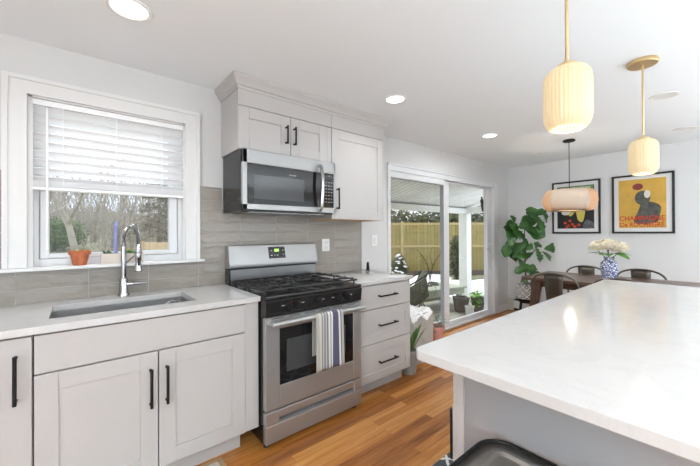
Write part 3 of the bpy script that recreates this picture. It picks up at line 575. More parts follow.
# ------------------------------------------------------------------ range
rx0, rx1 = .852, 1.608; yf = -.695
t = thing('gas_range', (1.23, -.35, 0), 'freestanding stainless steel gas range with black cooktop between the white cabinets', 'range')
b = B(); b.box(rx0, rx1, -.655, -.03, .03, .895); b.box(rx0 + .03, rx1 - .03, -.62, -.06, .004, .03); b.obj('body', 'black', t, smooth=False)
b = B(); b.box(rx0 - .002, rx1 + .002, -.70, -.10, .892, .915, .006, 2); b.obj('cooktop', 'black', t)
b = B(); b.prism([(-.70, .891), (-.705, .885), (-.695, .795), (-.656, .795), (-.656, .891)], 'yz', rx0, rx1); cpan = b.obj('control_panel', 'black', t, smooth=False)
for kx in (.998, 1.072, 1.225, 1.384, 1.465):
    k_ = B(); k_.tube([(kx, -.697, .842), (kx, -.704, .842), (kx, -.705, .842), (kx, -.728, .8445)], [.024, .024, .019, .0165], 20); k_.box(kx - .0045, kx + .0045, -.737, -.722, .824, .862, .002); ko = k_.obj('knob', 'blackm', t)
    B().box(kx + .023, kx + .027, -.7035, -.7015, .862, .865).obj('red_mark', 'red_print', ko)
for kx in (.965, 1.105, 1.262, 1.345, 1.503): B().box(kx - .012, kx + .010, -.7035, -.701, .848, .853).obj('knob_print', 'grey_plastic', cpan, smooth=False)
# oven door
dr = B(); dz0, dz1 = .232, .786; wx0, wx1, wz0, wz1 = .945, 1.532, .368, .712
dr.box(rx0, wx0, yf, -.657, dz0, dz1, .003); dr.box(wx1, rx1, yf, -.657, dz0, dz1, .003); dr.box(wx0, wx1, yf, -.657, dz0, wz0, .003); dr.box(wx0, wx1, yf, -.657, wz1, dz1, .003)
door = dr.obj('oven_door', 'steel', t)
dg = B().box(wx0, wx1, yf + .003, -.66, wz0, wz1, .001).obj('door_glass', 'bglass', door)
B().box(.993, 1.462, yf + .0012, yf + .0032, .437, .638, .0005).obj('inner_window', 'wglass', t)
b = B()
for k in range(6): b.box(.89 + k * .115, .975 + k * .115, yf - .0012, yf + .002, .776, .780)
b.obj('vent_slots', 'dark_gap', t)
hz, hyy = .755, -.752
b = B(); b.tube([(.868, hyy, hz), (1.592, hyy, hz)], .0155, 14)
for x in (.885, 1.575): b.tube([(x, yf + .002, hz - .004), (x, hyy, hz)], [.016, .014], 10)
b.obj('oven_handle', 'steel', t)
# drawer
b = B(); b.box(rx0, rx1, yf, -.657, .035, .140, .003); b.box(rx0, .94, yf, -.657, .142, .222, .003); b.box(1.54, rx1, yf, -.657, .142, .222, .003); b.box(.94, 1.54, yf, -.657, .176, .222, .003); b.box(.94, 1.54, yf, -.657, .14, .146, .001)
dw = b.obj('storage_drawer', 'steel', t); b = B(); b.prism([(-.672, .146), (-.659, .146), (-.659, .176), (-.688, .176)], 'yz', .94, 1.54); b.obj('pull_recess', 'chrome', dw)
for x in (.88, 1.58):
    for y in (-.64, -.08): B().cyl((x, y, 0), (x, y, .035), .018, 12).obj('foot', 'dark_gap', t)
# backguard
b = B(); b.prism([(-.035, .90), (-.098, .90), (-.098, 1.022), (-.035, 1.022)], 'yz', rx0 + .004, rx1 - .004); b.obj('backguard_lower', 'steel_d', t)
b = B(); b.prism([(-.03, 1.03), (-.118, 1.035), (-.122, 1.045), (-.118, 1.068), (-.088, 1.196), (-.078, 1.203), (-.03, 1.203)], 'yz', rx0 - .004, rx1 + .004); bgd = b.obj('backguard', 'steel', t)
B().box(rx0, rx1, -.10, -.035, 1.021, 1.032).obj('backguard_vent', 'dark_gap', t)
b = B(); b.prism([(-.030, 1.03), (-.118, 1.03), (-.118, .9), (-.030, .9)], 'yz', rx0 - .006, rx0 + .003); b.obj('backguard_cheek', 'black', t)
def onbg(z, off=0): return -.118 + (z - 1.068) * (.03 / .128) - off
b = B(); b.prism([(onbg(1.092, -.003), 1.092), (onbg(1.092, .003), 1.092), (onbg(1.182, .003), 1.182), (onbg(1.182, -.003), 1.182)], 'yz', 1.16, 1.305); dp = b.obj('display_panel', 'bglass', t)
b = B(); b.prism([(onbg(1.145, .002), 1.145), (onbg(1.145, .0042), 1.145), (onbg(1.166, .0042), 1.166), (onbg(1.166, .002), 1.166)], 'yz', 1.212, 1.25); b.obj('clock_digits', 'green_led', dp)
for x, z in ((1.178, 1.15), (1.28, 1.15), (1.178, 1.112), (1.205, 1.112), (1.228, 1.112), (1.282, 1.115)):
    b = B(); b.prism([(onbg(z, .002), z), (onbg(z, .004), z), (onbg(z + .008, .004), z + .008), (onbg(z + .008, .002), z + .008)], 'yz', x, x + .012); b.obj('key', 'grey_plastic', dp, smooth=False)
b = B()
for k in range(9):
    b.prism([(onbg(1.076, .0), 1.076), (onbg(1.076, .001), 1.076), (onbg(1.081, .001), 1.081), (onbg(1.081, 0), 1.081)], 'yz', 1.205 + k * .006, 1.209 + k * .006)
b.obj('badge', 'steel_d', bgd)
# burners + grates
for bx, by, br in ((1.0, -.54, .05), (1.0, -.25, .04), (1.23, -.40, .055), (1.46, -.54, .045), (1.46, -.25, .05)):
    b = B(); b.lathe([(0, .001), (br * 1.5, .001), (br * 1.5, .006), (br, .008), (br, .016), (0, .016)], (bx, by, .9145), 24); bo = b.obj('burner', 'iron', t)
    B().lathe([(0, .0165), (br * .8, .0165), (br * .8, .024), (br * .6, .027), (0, .027)], (bx, by, .9145), 24).obj('burner_cap', 'iron', bo)
def grate(x0, x1, y0, y1, cols, rows, label):
    g = thing('burner_grate', ((x0 + x1) / 2, (y0 + y1) / 2, .915), label, 'grate', 'cast iron grates on the range')
    b = B(); z = .944; r = .007
    fr = [(x0, y0, z), (x1, y0, z), (x1, y1, z), (x0, y1, z)]
    for a, c in zip(fr, fr[1:] + fr[:1]): b.tube([a, c], r, 6)
    b.obj('frame', 'iron', g)
    b = B()
    for cx in cols: b.tube([(cx, y0, z), (cx, y1, z)], r, 6)
    for cy in rows:
        b.tube([(x0, cy, z), (x1, cy, z)], r, 6)
        for cx in cols:
            for k in range(4):
                a = PI / 4 + k * PI / 2; dxy = Vector((math.cos(a), math.sin(a), 0)); b.tube([Vector((cx, cy, z + .004)) + dxy * .025, Vector((cx, cy, z + .006)) + dxy * .105], .005, 6)
    n = 6
    for k in range(n):
        y = y0 + (y1 - y0) * (k + .5) / n
        for x, sgn in ((x0, 1), (x1, -1)): b.tube([(x, y, z), (x, y, z + .010), (x + sgn * .035, y, z + .006)], .005, 6)
    b.obj('finger', 'iron', g)
    for x in (x0 + .01, x1 - .01):
        for y in (y0 + .02, (y0 + y1) / 2, y1 - .02): B().tube([(x, y, .9152), (x, y, z)], .006, 6).obj('foot', 'iron', g)
grate(.868, 1.112, -.665, -.135, [.99], [-.54, -.25], 'black cast iron grate over the left pair of burners')
grate(1.122, 1.338, -.665, -.135, [1.23], [-.40], 'black cast iron grate over the centre burner')
grate(1.348, 1.592, -.665, -.135, [1.47], [-.54, -.25], 'black cast iron grate over the right pair of burners')
# towel over the oven handle
b = B(); bm = b.bm; tx0, tx1 = 1.158, 1.378; nx = 28
def trow(y, z, amp, sp=1.0, ph=0):
    row = []
    for i in range(nx + 1):
        u = i / nx; x = tx0 + (tx1 - tx0) * u
        xx = (x - (tx0 + tx1) / 2) * sp + (tx0 + tx1) / 2
        row.append(bm.verts.new((xx, y + amp * (math.sin(u * 17 + ph) * .7 + math.sin(u * 7.3 + 1 + ph) * .6), z)))
    return row
rows = [trow(hyy + .022, .50, .004)]
for k in range(5): rows.append(trow(hyy + .0225, .52 + .05 * k, .003, 1))
for k in range(7):
    a = PI * k / 6; rows.append(trow(hyy + .0195 * math.cos(a), hz + .0195 * math.sin(a), .0004))
for k in range(12): rows.append(trow(hyy - .021 - .004 * (k / 11), hz - .03 - .312 * k / 11, -.001 - .006 * k / 11, 1 + .06 * k / 11, .4))
for a, c in zip(rows, rows[1:]):
    for i in range(nx): bm.faces.new((a[i], a[i + 1], c[i + 1], c[i]))
tw_o = b.obj('dish_towel', 'towel', ang=80); recentre(tw_o, (tx0, hyy, hz)); tag(tw_o, 'striped grey, white and navy dish towel hanging over the oven handle', 'towel')
md = tw_o.modifiers.new('thickness', 'SOLIDIFY'); md.thickness = .004; md.offset = 0
# outlets and switch
t = thing('wall_outlet', (1.78, -.012, 1.18), 'white duplex outlet plate on the taupe tile right of the range', 'outlet')
B().box(1.738, 1.822, -.0165, -.0115, 1.122, 1.236, .002).obj('plate', 'plate', t)
for z in (1.155, 1.203): B().box(1.764, 1.796, -.0185, -.0167, z - .015, z + .015, .004).obj('socket', 'trim', t)
t = thing('light_switch', (2.42, -.001, 1.21), 'white rocker light switch on the wall beside the patio door', 'switch')
B().box(2.38, 2.46, -.006, -.0005, 1.15, 1.267, .002).obj('plate', 'plate', t); B().box(2.403, 2.437, -.010, -.0062, 1.175, 1.242, .002).obj('rocker', 'trim', t)
t = thing('door_wedge', (2.5, -.06, .915), 'small black wedge standing at the back of the short worktop by the patio door', 'wedge')
b = B(); b.prism([(2.205, .9145), (2.235, .9145), (2.226, 1.0), (2.216, 1.0)], 'xz', -.125, -.105); o = b.obj('wedge', 'blackm', t)
t.location = (2.22, -.115, .9145)
for v in o.data.vertices: v.co += Vector((2.5, -.06, .915)) - Vector((2.22, -.115, .9145))
# ------------------------------------------------------------------ things on the window sill
def leafq(b, base, dirv, ln, wd, up=Vector((0, 0, 1)), droop=.25, n=5, cup=.15):
    # a leaf blade as a curved, tapered strip with a folded midrib
    base = Vector(base); dirv = Vector(dirv).normalized(); side = dirv.cross(up)
    side = side.normalized() if side.length > 1e-4 else Vector((1, 0, 0)); nor = side.cross(dirv)
    prev = None
    for i in range(n + 1):
        s = i / n; w = wd * (math.sin(PI * min(1, s * .93 + .05)) ** .75) * .5
        c = base + dirv * ln * s - Vector((0, 0, 1)) * droop * ln * s * s
        row = [b.bm.verts.new(c - side * w + nor * w * cup), b.bm.verts.new(c), b.bm.verts.new(c + side * w + nor * w * cup)]
        if prev:
            for k in range(2): b.bm.faces.new((prev[k], prev[k + 1], row[k + 1], row[k]))
        prev = row
    return b
random.seed(4)
SZ = 1.1115
t = thing('potted_plant', (.01, -.022, SZ), 'small terracotta pot with a straggly green seedling on the window sill', 'plant')
px, py = .012, -.022
B().lathe([(0, 0), (.031, 0), (.033, .004), (.044, .062), (.051, .062), (.053, .085), (.048, .087), (.046, .075), (0, .074)], (px, py, SZ), 32).obj('pot', 'terracotta', t)
B().lathe([(0, .0755), (.0455, .0752)], (px, py, SZ), 20).obj('soil', 'soil', t)
b = B()
for k in range(16):
    a = random.uniform(0, 2 * PI); r0 = random.uniform(0, .025); b0 = Vector((px + r0 * math.cos(a), py + r0 * math.sin(a), SZ + .075))
    leafq(b, b0, (math.cos(a), math.sin(a), random.uniform(.3, 1.1)), random.uniform(.03, .06), .012, droop=.4)
b.obj('foliage', 'leaf', t, recalc=False)
t = thing('succulent_trough', (.215, -.022, SZ), 'long beige planting trough with small succulents on the window sill behind the faucet', 'planter')
b = B(); b.box(.108, .325, -.052, .002, SZ + .0002, SZ + .008); b.box(.108, .325, -.052, -.046, SZ + .008, SZ + .062, .002); b.box(.108, .325, -.004, .002, SZ + .008, SZ + .062, .002); b.box(.108, .114, -.046, -.004, SZ + .008, SZ + .062); b.box(.319, .325, -.046, -.004, SZ + .008, SZ + .062); b.obj('trough', 'box', t)
B().box(.1145, .3185, -.0455, -.0045, SZ + .0085, SZ + .052).obj('soil', 'soil', t)
for cx, m, n, l, sp in ((.135, 'sage', 14, .045, 1.6), (.158, 'sage', 10, .035, 1.4), (.235, 'leaf', 12, .04, .7), (.262, 'leaf', 14, .05, .8), (.30, 'sage', 10, .025, .8)):
    b = B()
    for k in range(n):
        a = 2 * PI * k / n + random.random(); leafq(b, (cx, -.025, SZ + .052), (math.cos(a), math.sin(a), random.uniform(.5, sp + .3)), l * random.uniform(.7, 1.1), .012 if m == 'sage' else .022, droop=.1)
    b.obj('succulent', m, t, recalc=False)
t = thing('taper_candle', (.183, -.025, SZ + .05), 'lilac taper candle standing upright in the sill trough', 'candle')
b = B(); b.lathe([(0, .0), (.0105, .0), (.0105, .17), (.013, .175), (.008, .195), (.002, .212), (0, .213)], (.183, -.025, SZ + .053), 16); b.obj('wax', 'candle', t)
B().cyl((.183, -.025, SZ + .264), (.183, -.025, SZ + .274), .001, 6).obj('wick', 'blackm', t)
# ------------------------------------------------------------------ island
IX0, IX1, IY1, IY0 = .842, 3.215, -1.803, -3.15
b = B(); pts = rr(IX0, IX1, IY0, IY1, 0, .03, 8); b.prism([(x, y) for x, y, z in pts], 'xy', .882, .914)
isl = b.obj('island_countertop', 'quartz', ang=30); bv = isl.modifiers.new('edge', 'BEVEL'); bv.width = .003; bv.segments = 2; bv.limit_method = 'ANGLE'
tag(isl, 'large white quartz slab on top of the kitchen island', 'countertop')
t = thing('kitchen_island', (2.1, -2.45, 0), 'white kitchen island base with side doors under the big quartz slab', 'island')
BX0, BY1 = 1.003, -1.85
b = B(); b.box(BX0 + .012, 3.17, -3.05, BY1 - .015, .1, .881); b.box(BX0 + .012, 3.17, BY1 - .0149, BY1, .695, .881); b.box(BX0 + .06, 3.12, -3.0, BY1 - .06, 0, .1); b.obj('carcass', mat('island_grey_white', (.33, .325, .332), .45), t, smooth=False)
b = B(); b.box(BX0, BX0 + .012, -1.889, BY1 - .0145, .1, .881, .001); b.box(BX0, BX0 + .012, BY1 - .0144, BY1, .695, .881, .001); b.box(BX0, BX0 + .012, -3.05, -2.99, .1, .881, .001); b.box(BX0 + .004, BX0 + .012, -2.99, -1.889, .1, .2, .001); b.obj('end_stile', 'cab', t)
for x0, x1 in ((BX0 + .004, 1.74), (1.745, 2.45), (2.455, 3.168)):
    dd = B(); st = .06; y0, y1 = BY1 - .014, BY1 + .006
    dd.box(x0, x0 + st, y0, y1, .112, .69, .001); dd.box(x1 - st, x1, y0, y1, .112, .69, .001); dd.box(x0 + st, x1 - st, y0, y1, .112, .172, .001); dd.box(x0 + st, x1 - st, y0, y1, .63, .69, .001); dd.box(x0 + st, x1 - st, y0, y1 - .007, .172, .63)
    o = dd.obj('door', 'cab', t); hx_ = x0 + .043; bar((hx_, y1, .47), (hx_, y1, .645), (0, 1, 0), o, .006)
# counter stool tucked under the overhang
t = thing('counter_stool', (.84, -2.19, 0), 'gunmetal metal counter stool tucked against the island', 'stool')
sz = .655; sx0, sx1, sy0, sy1 = .655, .998, -2.375, -1.985
P = rr(sx0, sx1, sy0, sy1, sz, .075, 8); b = B(); b.tube(P, .006, 8, True); b.obj('seat_rim', 'blackm', t)
b = B(); bm = b.bm; ls = [rr(sx0 + o, sx1 - o, sy0 + o, sy1 - o, sz + dz, max(.075 - o, .02), 8) for o, dz in ((.003, .0), (.05, .002), (.058, -.006), (.12, -.010))]
V = [[bm.verts.new(p) for p in l] for l in ls]
for a, c in zip(V, V[1:]):
    for i in range(len(a)): bm.faces.new((a[i], a[(i + 1) % len(a)], c[(i + 1) % len(a)], c[i]))
bm.faces.new(V[-1])
so = b.obj('seat', mat('stool_gunmetal', (.36, .34, .31), .3, .9, var=.12), t); so.modifiers.new('thickness', 'SOLIDIFY').thickness = .004
cx, cy = (sx0 + sx1) / 2, (sy0 + sy1) / 2
for ix in (-1, 1):
    for iy in (-1, 1):
        tp = Vector((cx + ix * .125, cy + iy * .145, sz - .012)); bt = Vector((cx + ix * .158, cy + iy * .205, .004)); b = B(); b.tube([bt, tp], [.013, .019], 8); b.cyl((bt.x, bt.y, 0), (bt.x, bt.y, .012), .016, 10); b.obj('leg', 'gunmetal', t)
b = B(); zf = .2
q = [(cx + ix * .148, cy + iy * .188, zf) for ix, iy in ((-1, -1), (1, -1), (1, 1), (-1, 1))]
for a, c in zip(q, q[1:] + q[:1]): b.tube([a, c], .009, 8)
b.obj('foot_rail', 'gunmetal', t)
# unseen uplighters added behind the viewer to brighten the ceiling
def uplighter(x, y, label, k=1.0):
    t = thing('added_uplighter', (x, y, 0), label, 'added lamp', 'added fill uplighters')
    B().lathe([(0, .0005), (.14, .0005), (.14, .018), (.02, .028), (0, .028)], (x, y, 0), 32).obj('base', 'blackm', t)
    B().cyl((x, y, .028), (x, y, 1.12), .012, 12).obj('pole', 'blackm', t)
    B().lathe([(0, 1.12), (.04, 1.122), (.13, 1.17), (.19, 1.25), (.2, 1.26), (.19, 1.262), (.125, 1.19), (.04, 1.14), (0, 1.138)], (x, y, 0), 40).obj('bowl', 'plate', t)
    l = bpy.data.lights.new('added_uplighter_lamp', 'AREA'); l.shape = 'DISK'; l.size = .26; l.spread = math.radians(150); l.energy = UP_W * k; l.color = (.89, .955, 1)
    o = bpy.data.objects.new('added_uplighter_lamp', l); C.objects.link(o); o.parent = t; o.location = (0, 0, 1.235); o.rotation_euler = (PI, 0, 0)
uplighter(-1.35, -3.3, 'added fill uplighter, unseen, near the left wall behind the viewer'); uplighter(1.2, -4.75, 'added fill uplighter, unseen, between the two back windows'); uplighter(4.35, -3.3, 'added fill uplighter, unseen, past the right end of the dining table', .12); uplighter(3.0, -4.5, 'added fill uplighter, unseen, in front of the wide back window', .8)
# rugs
b = B().box(.1, 1.69, -1.79, -1.395, .0005, .009, .003); o = b.obj('runner_rug', 'rug'); recentre(o, (.9, -1.6, 0)); tag(o, 'charcoal and white lattice runner rug on the floor beside the island', 'rug')
b = B().box(-2.4, 5.3, -5.45, -3.35, .0005, .012, .003); o = b.obj('bounce_rug', mat('pale_bounce_rug', (.80, .80, .79), .95, var=.05, vscale=30)); recentre(o, (1.45, -4.4, 0)); tag(o, 'large pale rug added behind the viewer, unseen, bouncing light up from the floor', 'rug')  # pale rug added out of view to bounce light onto the ceiling
t = thing('floor_mat', (.27, -.8, 0), 'cream mat with a tan border on the floor in front of the sink cabinet', 'mat')
b = B(); x0, x1, y0, y1 = -.1, .635, -1.02, -.566
b.box(x0, x1, y0, y0 + .03, .0005, .008, .002); b.box(x0, x1, y1 - .03, y1, .0005, .008, .002); b.box(x0, x0 + .03, y0 + .03, y1 - .03, .0005, .008, .002); b.box(x1 - .03, x1, y0 + .03, y1 - .03, .0005, .008, .002); b.obj('border', 'mat_b', t)
B().box(x0 + .03, x1 - .03, y0 + .03, y1 - .03, .0005, .0075).obj('field', 'mat_c', t)
# ------------------------------------------------------------------ pendants
def pendant(x, y, zb, label):
    t = thing('pendant_light', (x, y, H), label, 'pendant', 'ribbed glass pendants over the island')
    B().lathe([(0, -.001), (.075, -.001), (.077, -.006), (.077, -.022), (.072, -.026), (0, -.026)], (x, y, H), 40).obj('canopy', 'brass', t)
    B().cyl((x, y, zb + .24), (x, y, H - .026), .0055, 12).obj('rod', 'brass', t)
    B().lathe([(0, .242), (.008, .242), (.011, .234), (.030, .226), (.034, .219), (.034, .2155), (0, .2155)], (x, y, zb), 32).obj('cap', 'brass', t)
    r = .0725; sh = B()
    pr = [(.030, .215), (.042, .214), (.058, .205), (.069, .190), (r, .170), (r, .050), (.070, .030), (.063, .012), (.053, .002), (.048, 0), (.045, .002), (.058, .018), (.066, .038), (.068, .050), (.068, .168), (.056, .198), (.04, .209)]
    sh.lathe(pr, (x, y, zb), 144, wob=lambda j: .012 * (1 if j % 4 < 2 else -1)); s_ = sh.obj('glass_shade', 'opal', t, ang=60)
    # ribs follow the shade's own axis
    for v in s_.data.vertices: v.co -= Vector((0, 0, zb - H))
    s_.location = (0, 0, zb - H)
    bb = B(); bb.lathe([(.0, .208), (.014, .205), (.014, .16), (.034, .12), (.038, .09), (.028, .06), (0, .05)], (x, y, zb), 20); bb.obj('bulb', 'bulbglow', t)
    l = bpy.data.lights.new('pendant_bulb', 'POINT'); l.energy = 2.2; l.color = (1, .82, .58); l.shadow_soft_size = .04
    lo = bpy.data.objects.new('pendant_bulb', l); C.objects.link(lo); lo.parent = t; lo.location = (0, 0, zb - H - .03)
pendant(1.312, -2.11, 1.650, 'lit ribbed glass pendant on a brass rod, nearer one over the island')
pendant(2.712, -2.11, 1.650, 'lit ribbed glass pendant on a brass rod, farther one in front of the ochre poster')
x, y = 4.381, -1.228
t = thing('rattan_pendant', (x, y, H), 'woven rattan drum pendant hanging over the dining table', 'pendant')
B().lathe([(0, -.001), (.06, -.001), (.062, -.012), (.058, -.02), (0, -.02)], (x, y, H), 32).obj('canopy', 'blackm', t)
B().cyl((x, y, 1.70), (x, y, H - .02), .004, 8).obj('cord', 'blackm', t)
zc = 1.655
def drum(z0, z1, rf): return [(rf(zc + (z0 + (z1 - z0) * k / 12)), z0 + (z1 - z0) * k / 12) for k in range(13)]
RR = lambda z: .185 + .085 * math.sqrt(max(0, 1 - ((z - zc) / .128) ** 2))
pr = [(.0 + .16, .118)] + [(RR(zc + d_), d_) for d_ in [.118 - .236 * k / 18 for k in range(19)]] + [(.16, -.118), (.16, -.112)] + [(RR(zc + d_) - .006, d_) for d_ in [-.112 + .224 * k / 12 for k in range(13)]] + [(.16, .112)]
b = B(); b.lathe(pr + pr[:1], (0, 0, 0), 64); s_ = b.obj('shade', 'rattan', None); s_.parent = t; s_.location = (0, 0, zc - H)
# pale woven band over the side turned to the kitchen
b = B(); bm = b.bm; prev = None
for i in range(17):
    a = math.radians(153 + 86 * i / 16); col = [bm.verts.new(((RR(zc + d_) + .0025) * math.cos(a), (RR(zc + d_) + .0025) * math.sin(a), d_)) for d_ in [.117 - .234 * k / 14 for k in range(15)]]
    if prev:
        for k in range(14): bm.faces.new((prev[k], prev[k + 1], col[k + 1], col[k]))
    prev = col
bo = b.obj('pale_band', 'rattan_l', None); bo.parent = t; bo.location = (0, 0, zc - H); bo.modifiers.new('thickness', 'SOLIDIFY').thickness = .002
b = B(); b.tube([(.16 * math.cos(k * PI / 24), .16 * math.sin(k * PI / 24), -.118) for k in range(48)], .005, 6, True)
for k in range(3): a = k * 2 * PI / 3; b.tube([(0, 0, .06), (.16 * math.cos(a), .16 * math.sin(a), .114)], .003, 6)
fo = b.obj('wire_frame', 'blackm', None); fo.parent = t; fo.location = (0, 0, zc - H)
b = B(); b.ball((0, 0, 0), (.035, .035, .045), 3); bo = b.obj('bulb', 'bulbglow', None); bo.parent = t; bo.location = (0, 0, zc - H)
B().cyl((x, y, zc + .04), (x, y, zc + .075), .02, 16).obj('socket', 'blackm', t)
l = bpy.data.lights.new('rattan_bulb', 'POINT'); l.energy = 7; l.color = (1, .94, .86); l.shadow_soft_size = .05
lo = bpy.data.objects.new('rattan_bulb', l); C.objects.link(lo); lo.parent = t; lo.location = (0, 0, zc - H - .06)
# ------------------------------------------------------------------ dining table, chairs
t = thing('dining_table', (4.6, -1.7, 0), 'dark walnut dining table with angled legs behind the island', 'table')
b = B(); b.box(4.152, 5.02, -2.65, -.783, .715, .75, .004); b.obj('tabletop', 'tablewood', t)
b = B(); b.box(4.24, 4.26, -2.55, -.88, .64, .7145); b.box(4.91, 4.93, -2.55, -.88, .64, .7145); b.box(4.26, 4.91, -.90, -.88, .64, .7145); b.box(4.26, 4.91, -2.55, -2.53, .64, .7145); b.obj('apron', 'tablewood', t, smooth=False)
for lx in (4.25, 4.92):
    for ly, s_ in ((-.93, 1), (-2.50, -1)):
        b = B(); bm = b.bm; tp = [(lx - .035, ly - .05), (lx + .035, ly - .05), (lx + .035, ly + .05), (lx - .035, ly + .05)]; ly2 = ly + s_ * .10
        bo = [(lx - .025, ly2 - .03), (lx + .025, ly2 - .03), (lx + .025, ly2 + .03), (lx - .025, ly2 + .03)]
        A = [bm.verts.new((a, c, .7145)) for a, c in tp]; D = [bm.verts.new((a, c, 0)) for a, c in bo]
        bm.faces.new(A); bm.faces.new(D[::-1])
        for i in range(4): bm.faces.new((A[i], D[i], D[(i + 1) % 4], A[(i + 1) % 4]))
        b.obj('leg', 'tablewood', t, smooth=False)
def chair(label):
    t = thing('dining_chair', (0, 0, 0), label, 'chair', 'gunmetal chairs around the dining table')
    P = rr(-.19, .19, -.20, .20, .45, .05, 5); b = B(); bm = b.bm
    V = [[bm.verts.new(p) for p in l] for l in (rr(-.195, .195, -.205, .205, .425, .05, 5), rr(-.195, .195, -.205, .205, .446, .05, 5), rr(-.18, .18, -.19, .19, .452, .045, 5), rr(-.12, .12, -.13, .13, .445, .04, 5))]
    for a, c in zip(V, V[1:]):
        for i in range(len(a)): bm.faces.new((a[i], a[(i + 1) % len(a)], c[(i + 1) % len(a)], c[i]))
    bm.faces.new(V[-1]); so = b.obj('seat', 'gunmetal', t); so.modifiers.new('thickness', 'SOLIDIFY').thickness = .003
    for sx in (-1, 1):
        for sy in (-1, 1):
            b = B(); tp = Vector((sx * .165, sy * .175, .44)); bt = Vector((sx * .215, sy * .215, .002)); b.tube([bt, bt + (tp - bt) * .5, tp], [.012, .017, .024], 8); b.obj('leg', 'gunmetal', t)
    b = B(); b.tube(spline([(-.15, -.185, .44), (-.19, -.215, .60), (-.20, -.228, .715), (-.205, -.19, .785), (-.212, -.11, .825), (-.214, 0, .838), (-.212, .11, .825), (-.205, .19, .785), (-.20, .228, .715), (-.19, .215, .60), (-.15, .185, .44)], 6), .0105, 8); b.obj('back_hoop', 'gunmetal', t)
    b = B(); bm = b.bm; prev = None
    for k in range(8):
        z = .45 + .383 * k / 7; x = -.165 - .047 * (k / 7) - .012 * math.sin(PI * k / 7); w_ = .075 + .018 * k / 7
        row = [bm.verts.new((x - .006 * (1 - (j / 2 - 1) ** 2), -w_ + w_ * j / 2, z)) for j in range(5)]
        if prev:
            for j in range(4): bm.faces.new((prev[j], prev[j + 1], row[j + 1], row[j]))
        prev = row
    sp = b.obj('back_splat', 'gunmetal', t); sp.modifiers.new('thickness', 'SOLIDIFY').thickness = .004
    b = B(); b.tube([(-.195, -.2, .2), (.195, .2, .2)], .006, 6); b.tube([(-.195, .2, .206), (.195, -.2, .206)], .006, 6); b.obj('cross_brace', 'gunmetal', t)
    return t
c0 = chair('gunmetal metal chair on the island side of the dining table, nearest to the fig plant'); c0.location = (4.15, -1.20, 0)
for (cx, cy, rz, lab) in ((4.15, -1.76, 0, 'gunmetal metal chair mostly hidden behind the island, below the flower vase'), (4.93, -1.195, PI, 'gunmetal metal chair on the wall side of the dining table, below the dark poster'), (4.93, -1.735, PI, 'gunmetal metal chair on the wall side of the dining table, right of the flower vase')):
    c = copy_tree(c0); c.location = (cx, cy, 0); c.rotation_euler = (0, 0, rz); c['label'] = lab
# vase + hydrangeas
vx, vy, vz = 4.46, -1.575, .7505
o = B().lathe([(0, 0), (.05, 0), (.054, .008), (.056, .03), (.074, .10), (.082, .16), (.077, .195), (.056, .22), (.046, .228), (.045, .252), (.050, .26), (.043, .262), (.037, .25), (.037, .228), (.06, .19), (.0, .03)], (vx, vy, vz), 36).obj('vase', 'bluewhite'); recentre(o, (vx, vy, vz)); tag(o, 'blue and white porcelain vase standing on the dining table', 'vase')
random.seed(11)
heads = [((-.015, .10, .375), .082, 'left'), ((-.03, .0, .395), .088, 'top'), ((-.02, -.10, .37), .08, 'right'), ((.07, .03, .385), .082, 'back')]
labs = {'left': 'cream hydrangea bloom on the left side of the vase, toward the fig plant', 'top': 'tallest cream hydrangea bloom in the middle front of the vase', 'right': 'cream hydrangea bloom on the right side of the vase, above the big green leaf', 'back': 'cream hydrangea bloom at the back of the vase, toward the wall'}
for (dx, dy, dz), rad, k_ in heads:
    hc = Vector((vx + dx, vy + dy, vz + dz)); t = thing('hydrangea', (vx + dx * .2, vy + dy * .2, vz + .2), labs[k_], 'flower', 'cream hydrangeas in the vase')
    b = B()
    b.ball(hc, (rad * .82, rad * .82, rad * .6), 2)
    for i in range(150):
        zz = random.uniform(-.55, 1); a = random.uniform(0, 2 * PI); q_ = math.sqrt(1 - min(1, zz * zz)); nrm = Vector((q_ * math.cos(a), q_ * math.sin(a), zz)); c = hc + Vector((nrm.x * rad, nrm.y * rad, nrm.z * rad * .75)) * random.uniform(.9, 1.03)
        o1 = nrm.orthogonal().normalized(); o2 = nrm.cross(o1); r0 = random.uniform(0, PI)
        for p in range(4):
            an = r0 + p * PI / 2; e1 = o1 * math.cos(an) + o2 * math.sin(an); e2 = nrm.cross(e1); b.face([c, c + e1 * .010 + e2 * .007 + nrm * .003, c + e1 * .016 + nrm * .004, c + e1 * .010 - e2 * .007 + nrm * .003])
    b.obj('bloom', 'petal', t, recalc=False, ang=180)
    b = B(); b.tube([hc - Vector((0, 0, rad * .5)), (vx + dx * .25, vy + dy * .25, vz + .25), (vx, vy, vz + .05)], .004, 6); b.obj('stem', 'strap', t)
    if k_ in ('left', 'right', 'top'):
        b = B()
        if k_ == 'left': leafq(b, (vx - .03, vy + .02, vz + .30), (-.3, .8, .12), .17, .09, droop=.15); leafq(b, (vx - .04, vy + .02, vz + .30), (-.6, .2, .12), .10, .07, droop=.3)
        elif k_ == 'right': leafq(b, (vx - .04, vy - .03, vz + .305), (-.45, -.9, .06), .18, .12, droop=.35); leafq(b, (vx, vy - .03, vz + .30), (.1, -.9, .2), .16, .10, droop=.3)
        else: leafq(b, (vx - .04, vy, vz + .30), (-1, -.25, .1), .08, .09, droop=.35)
        b.obj('leaf', 'leaf', t, recalc=False)
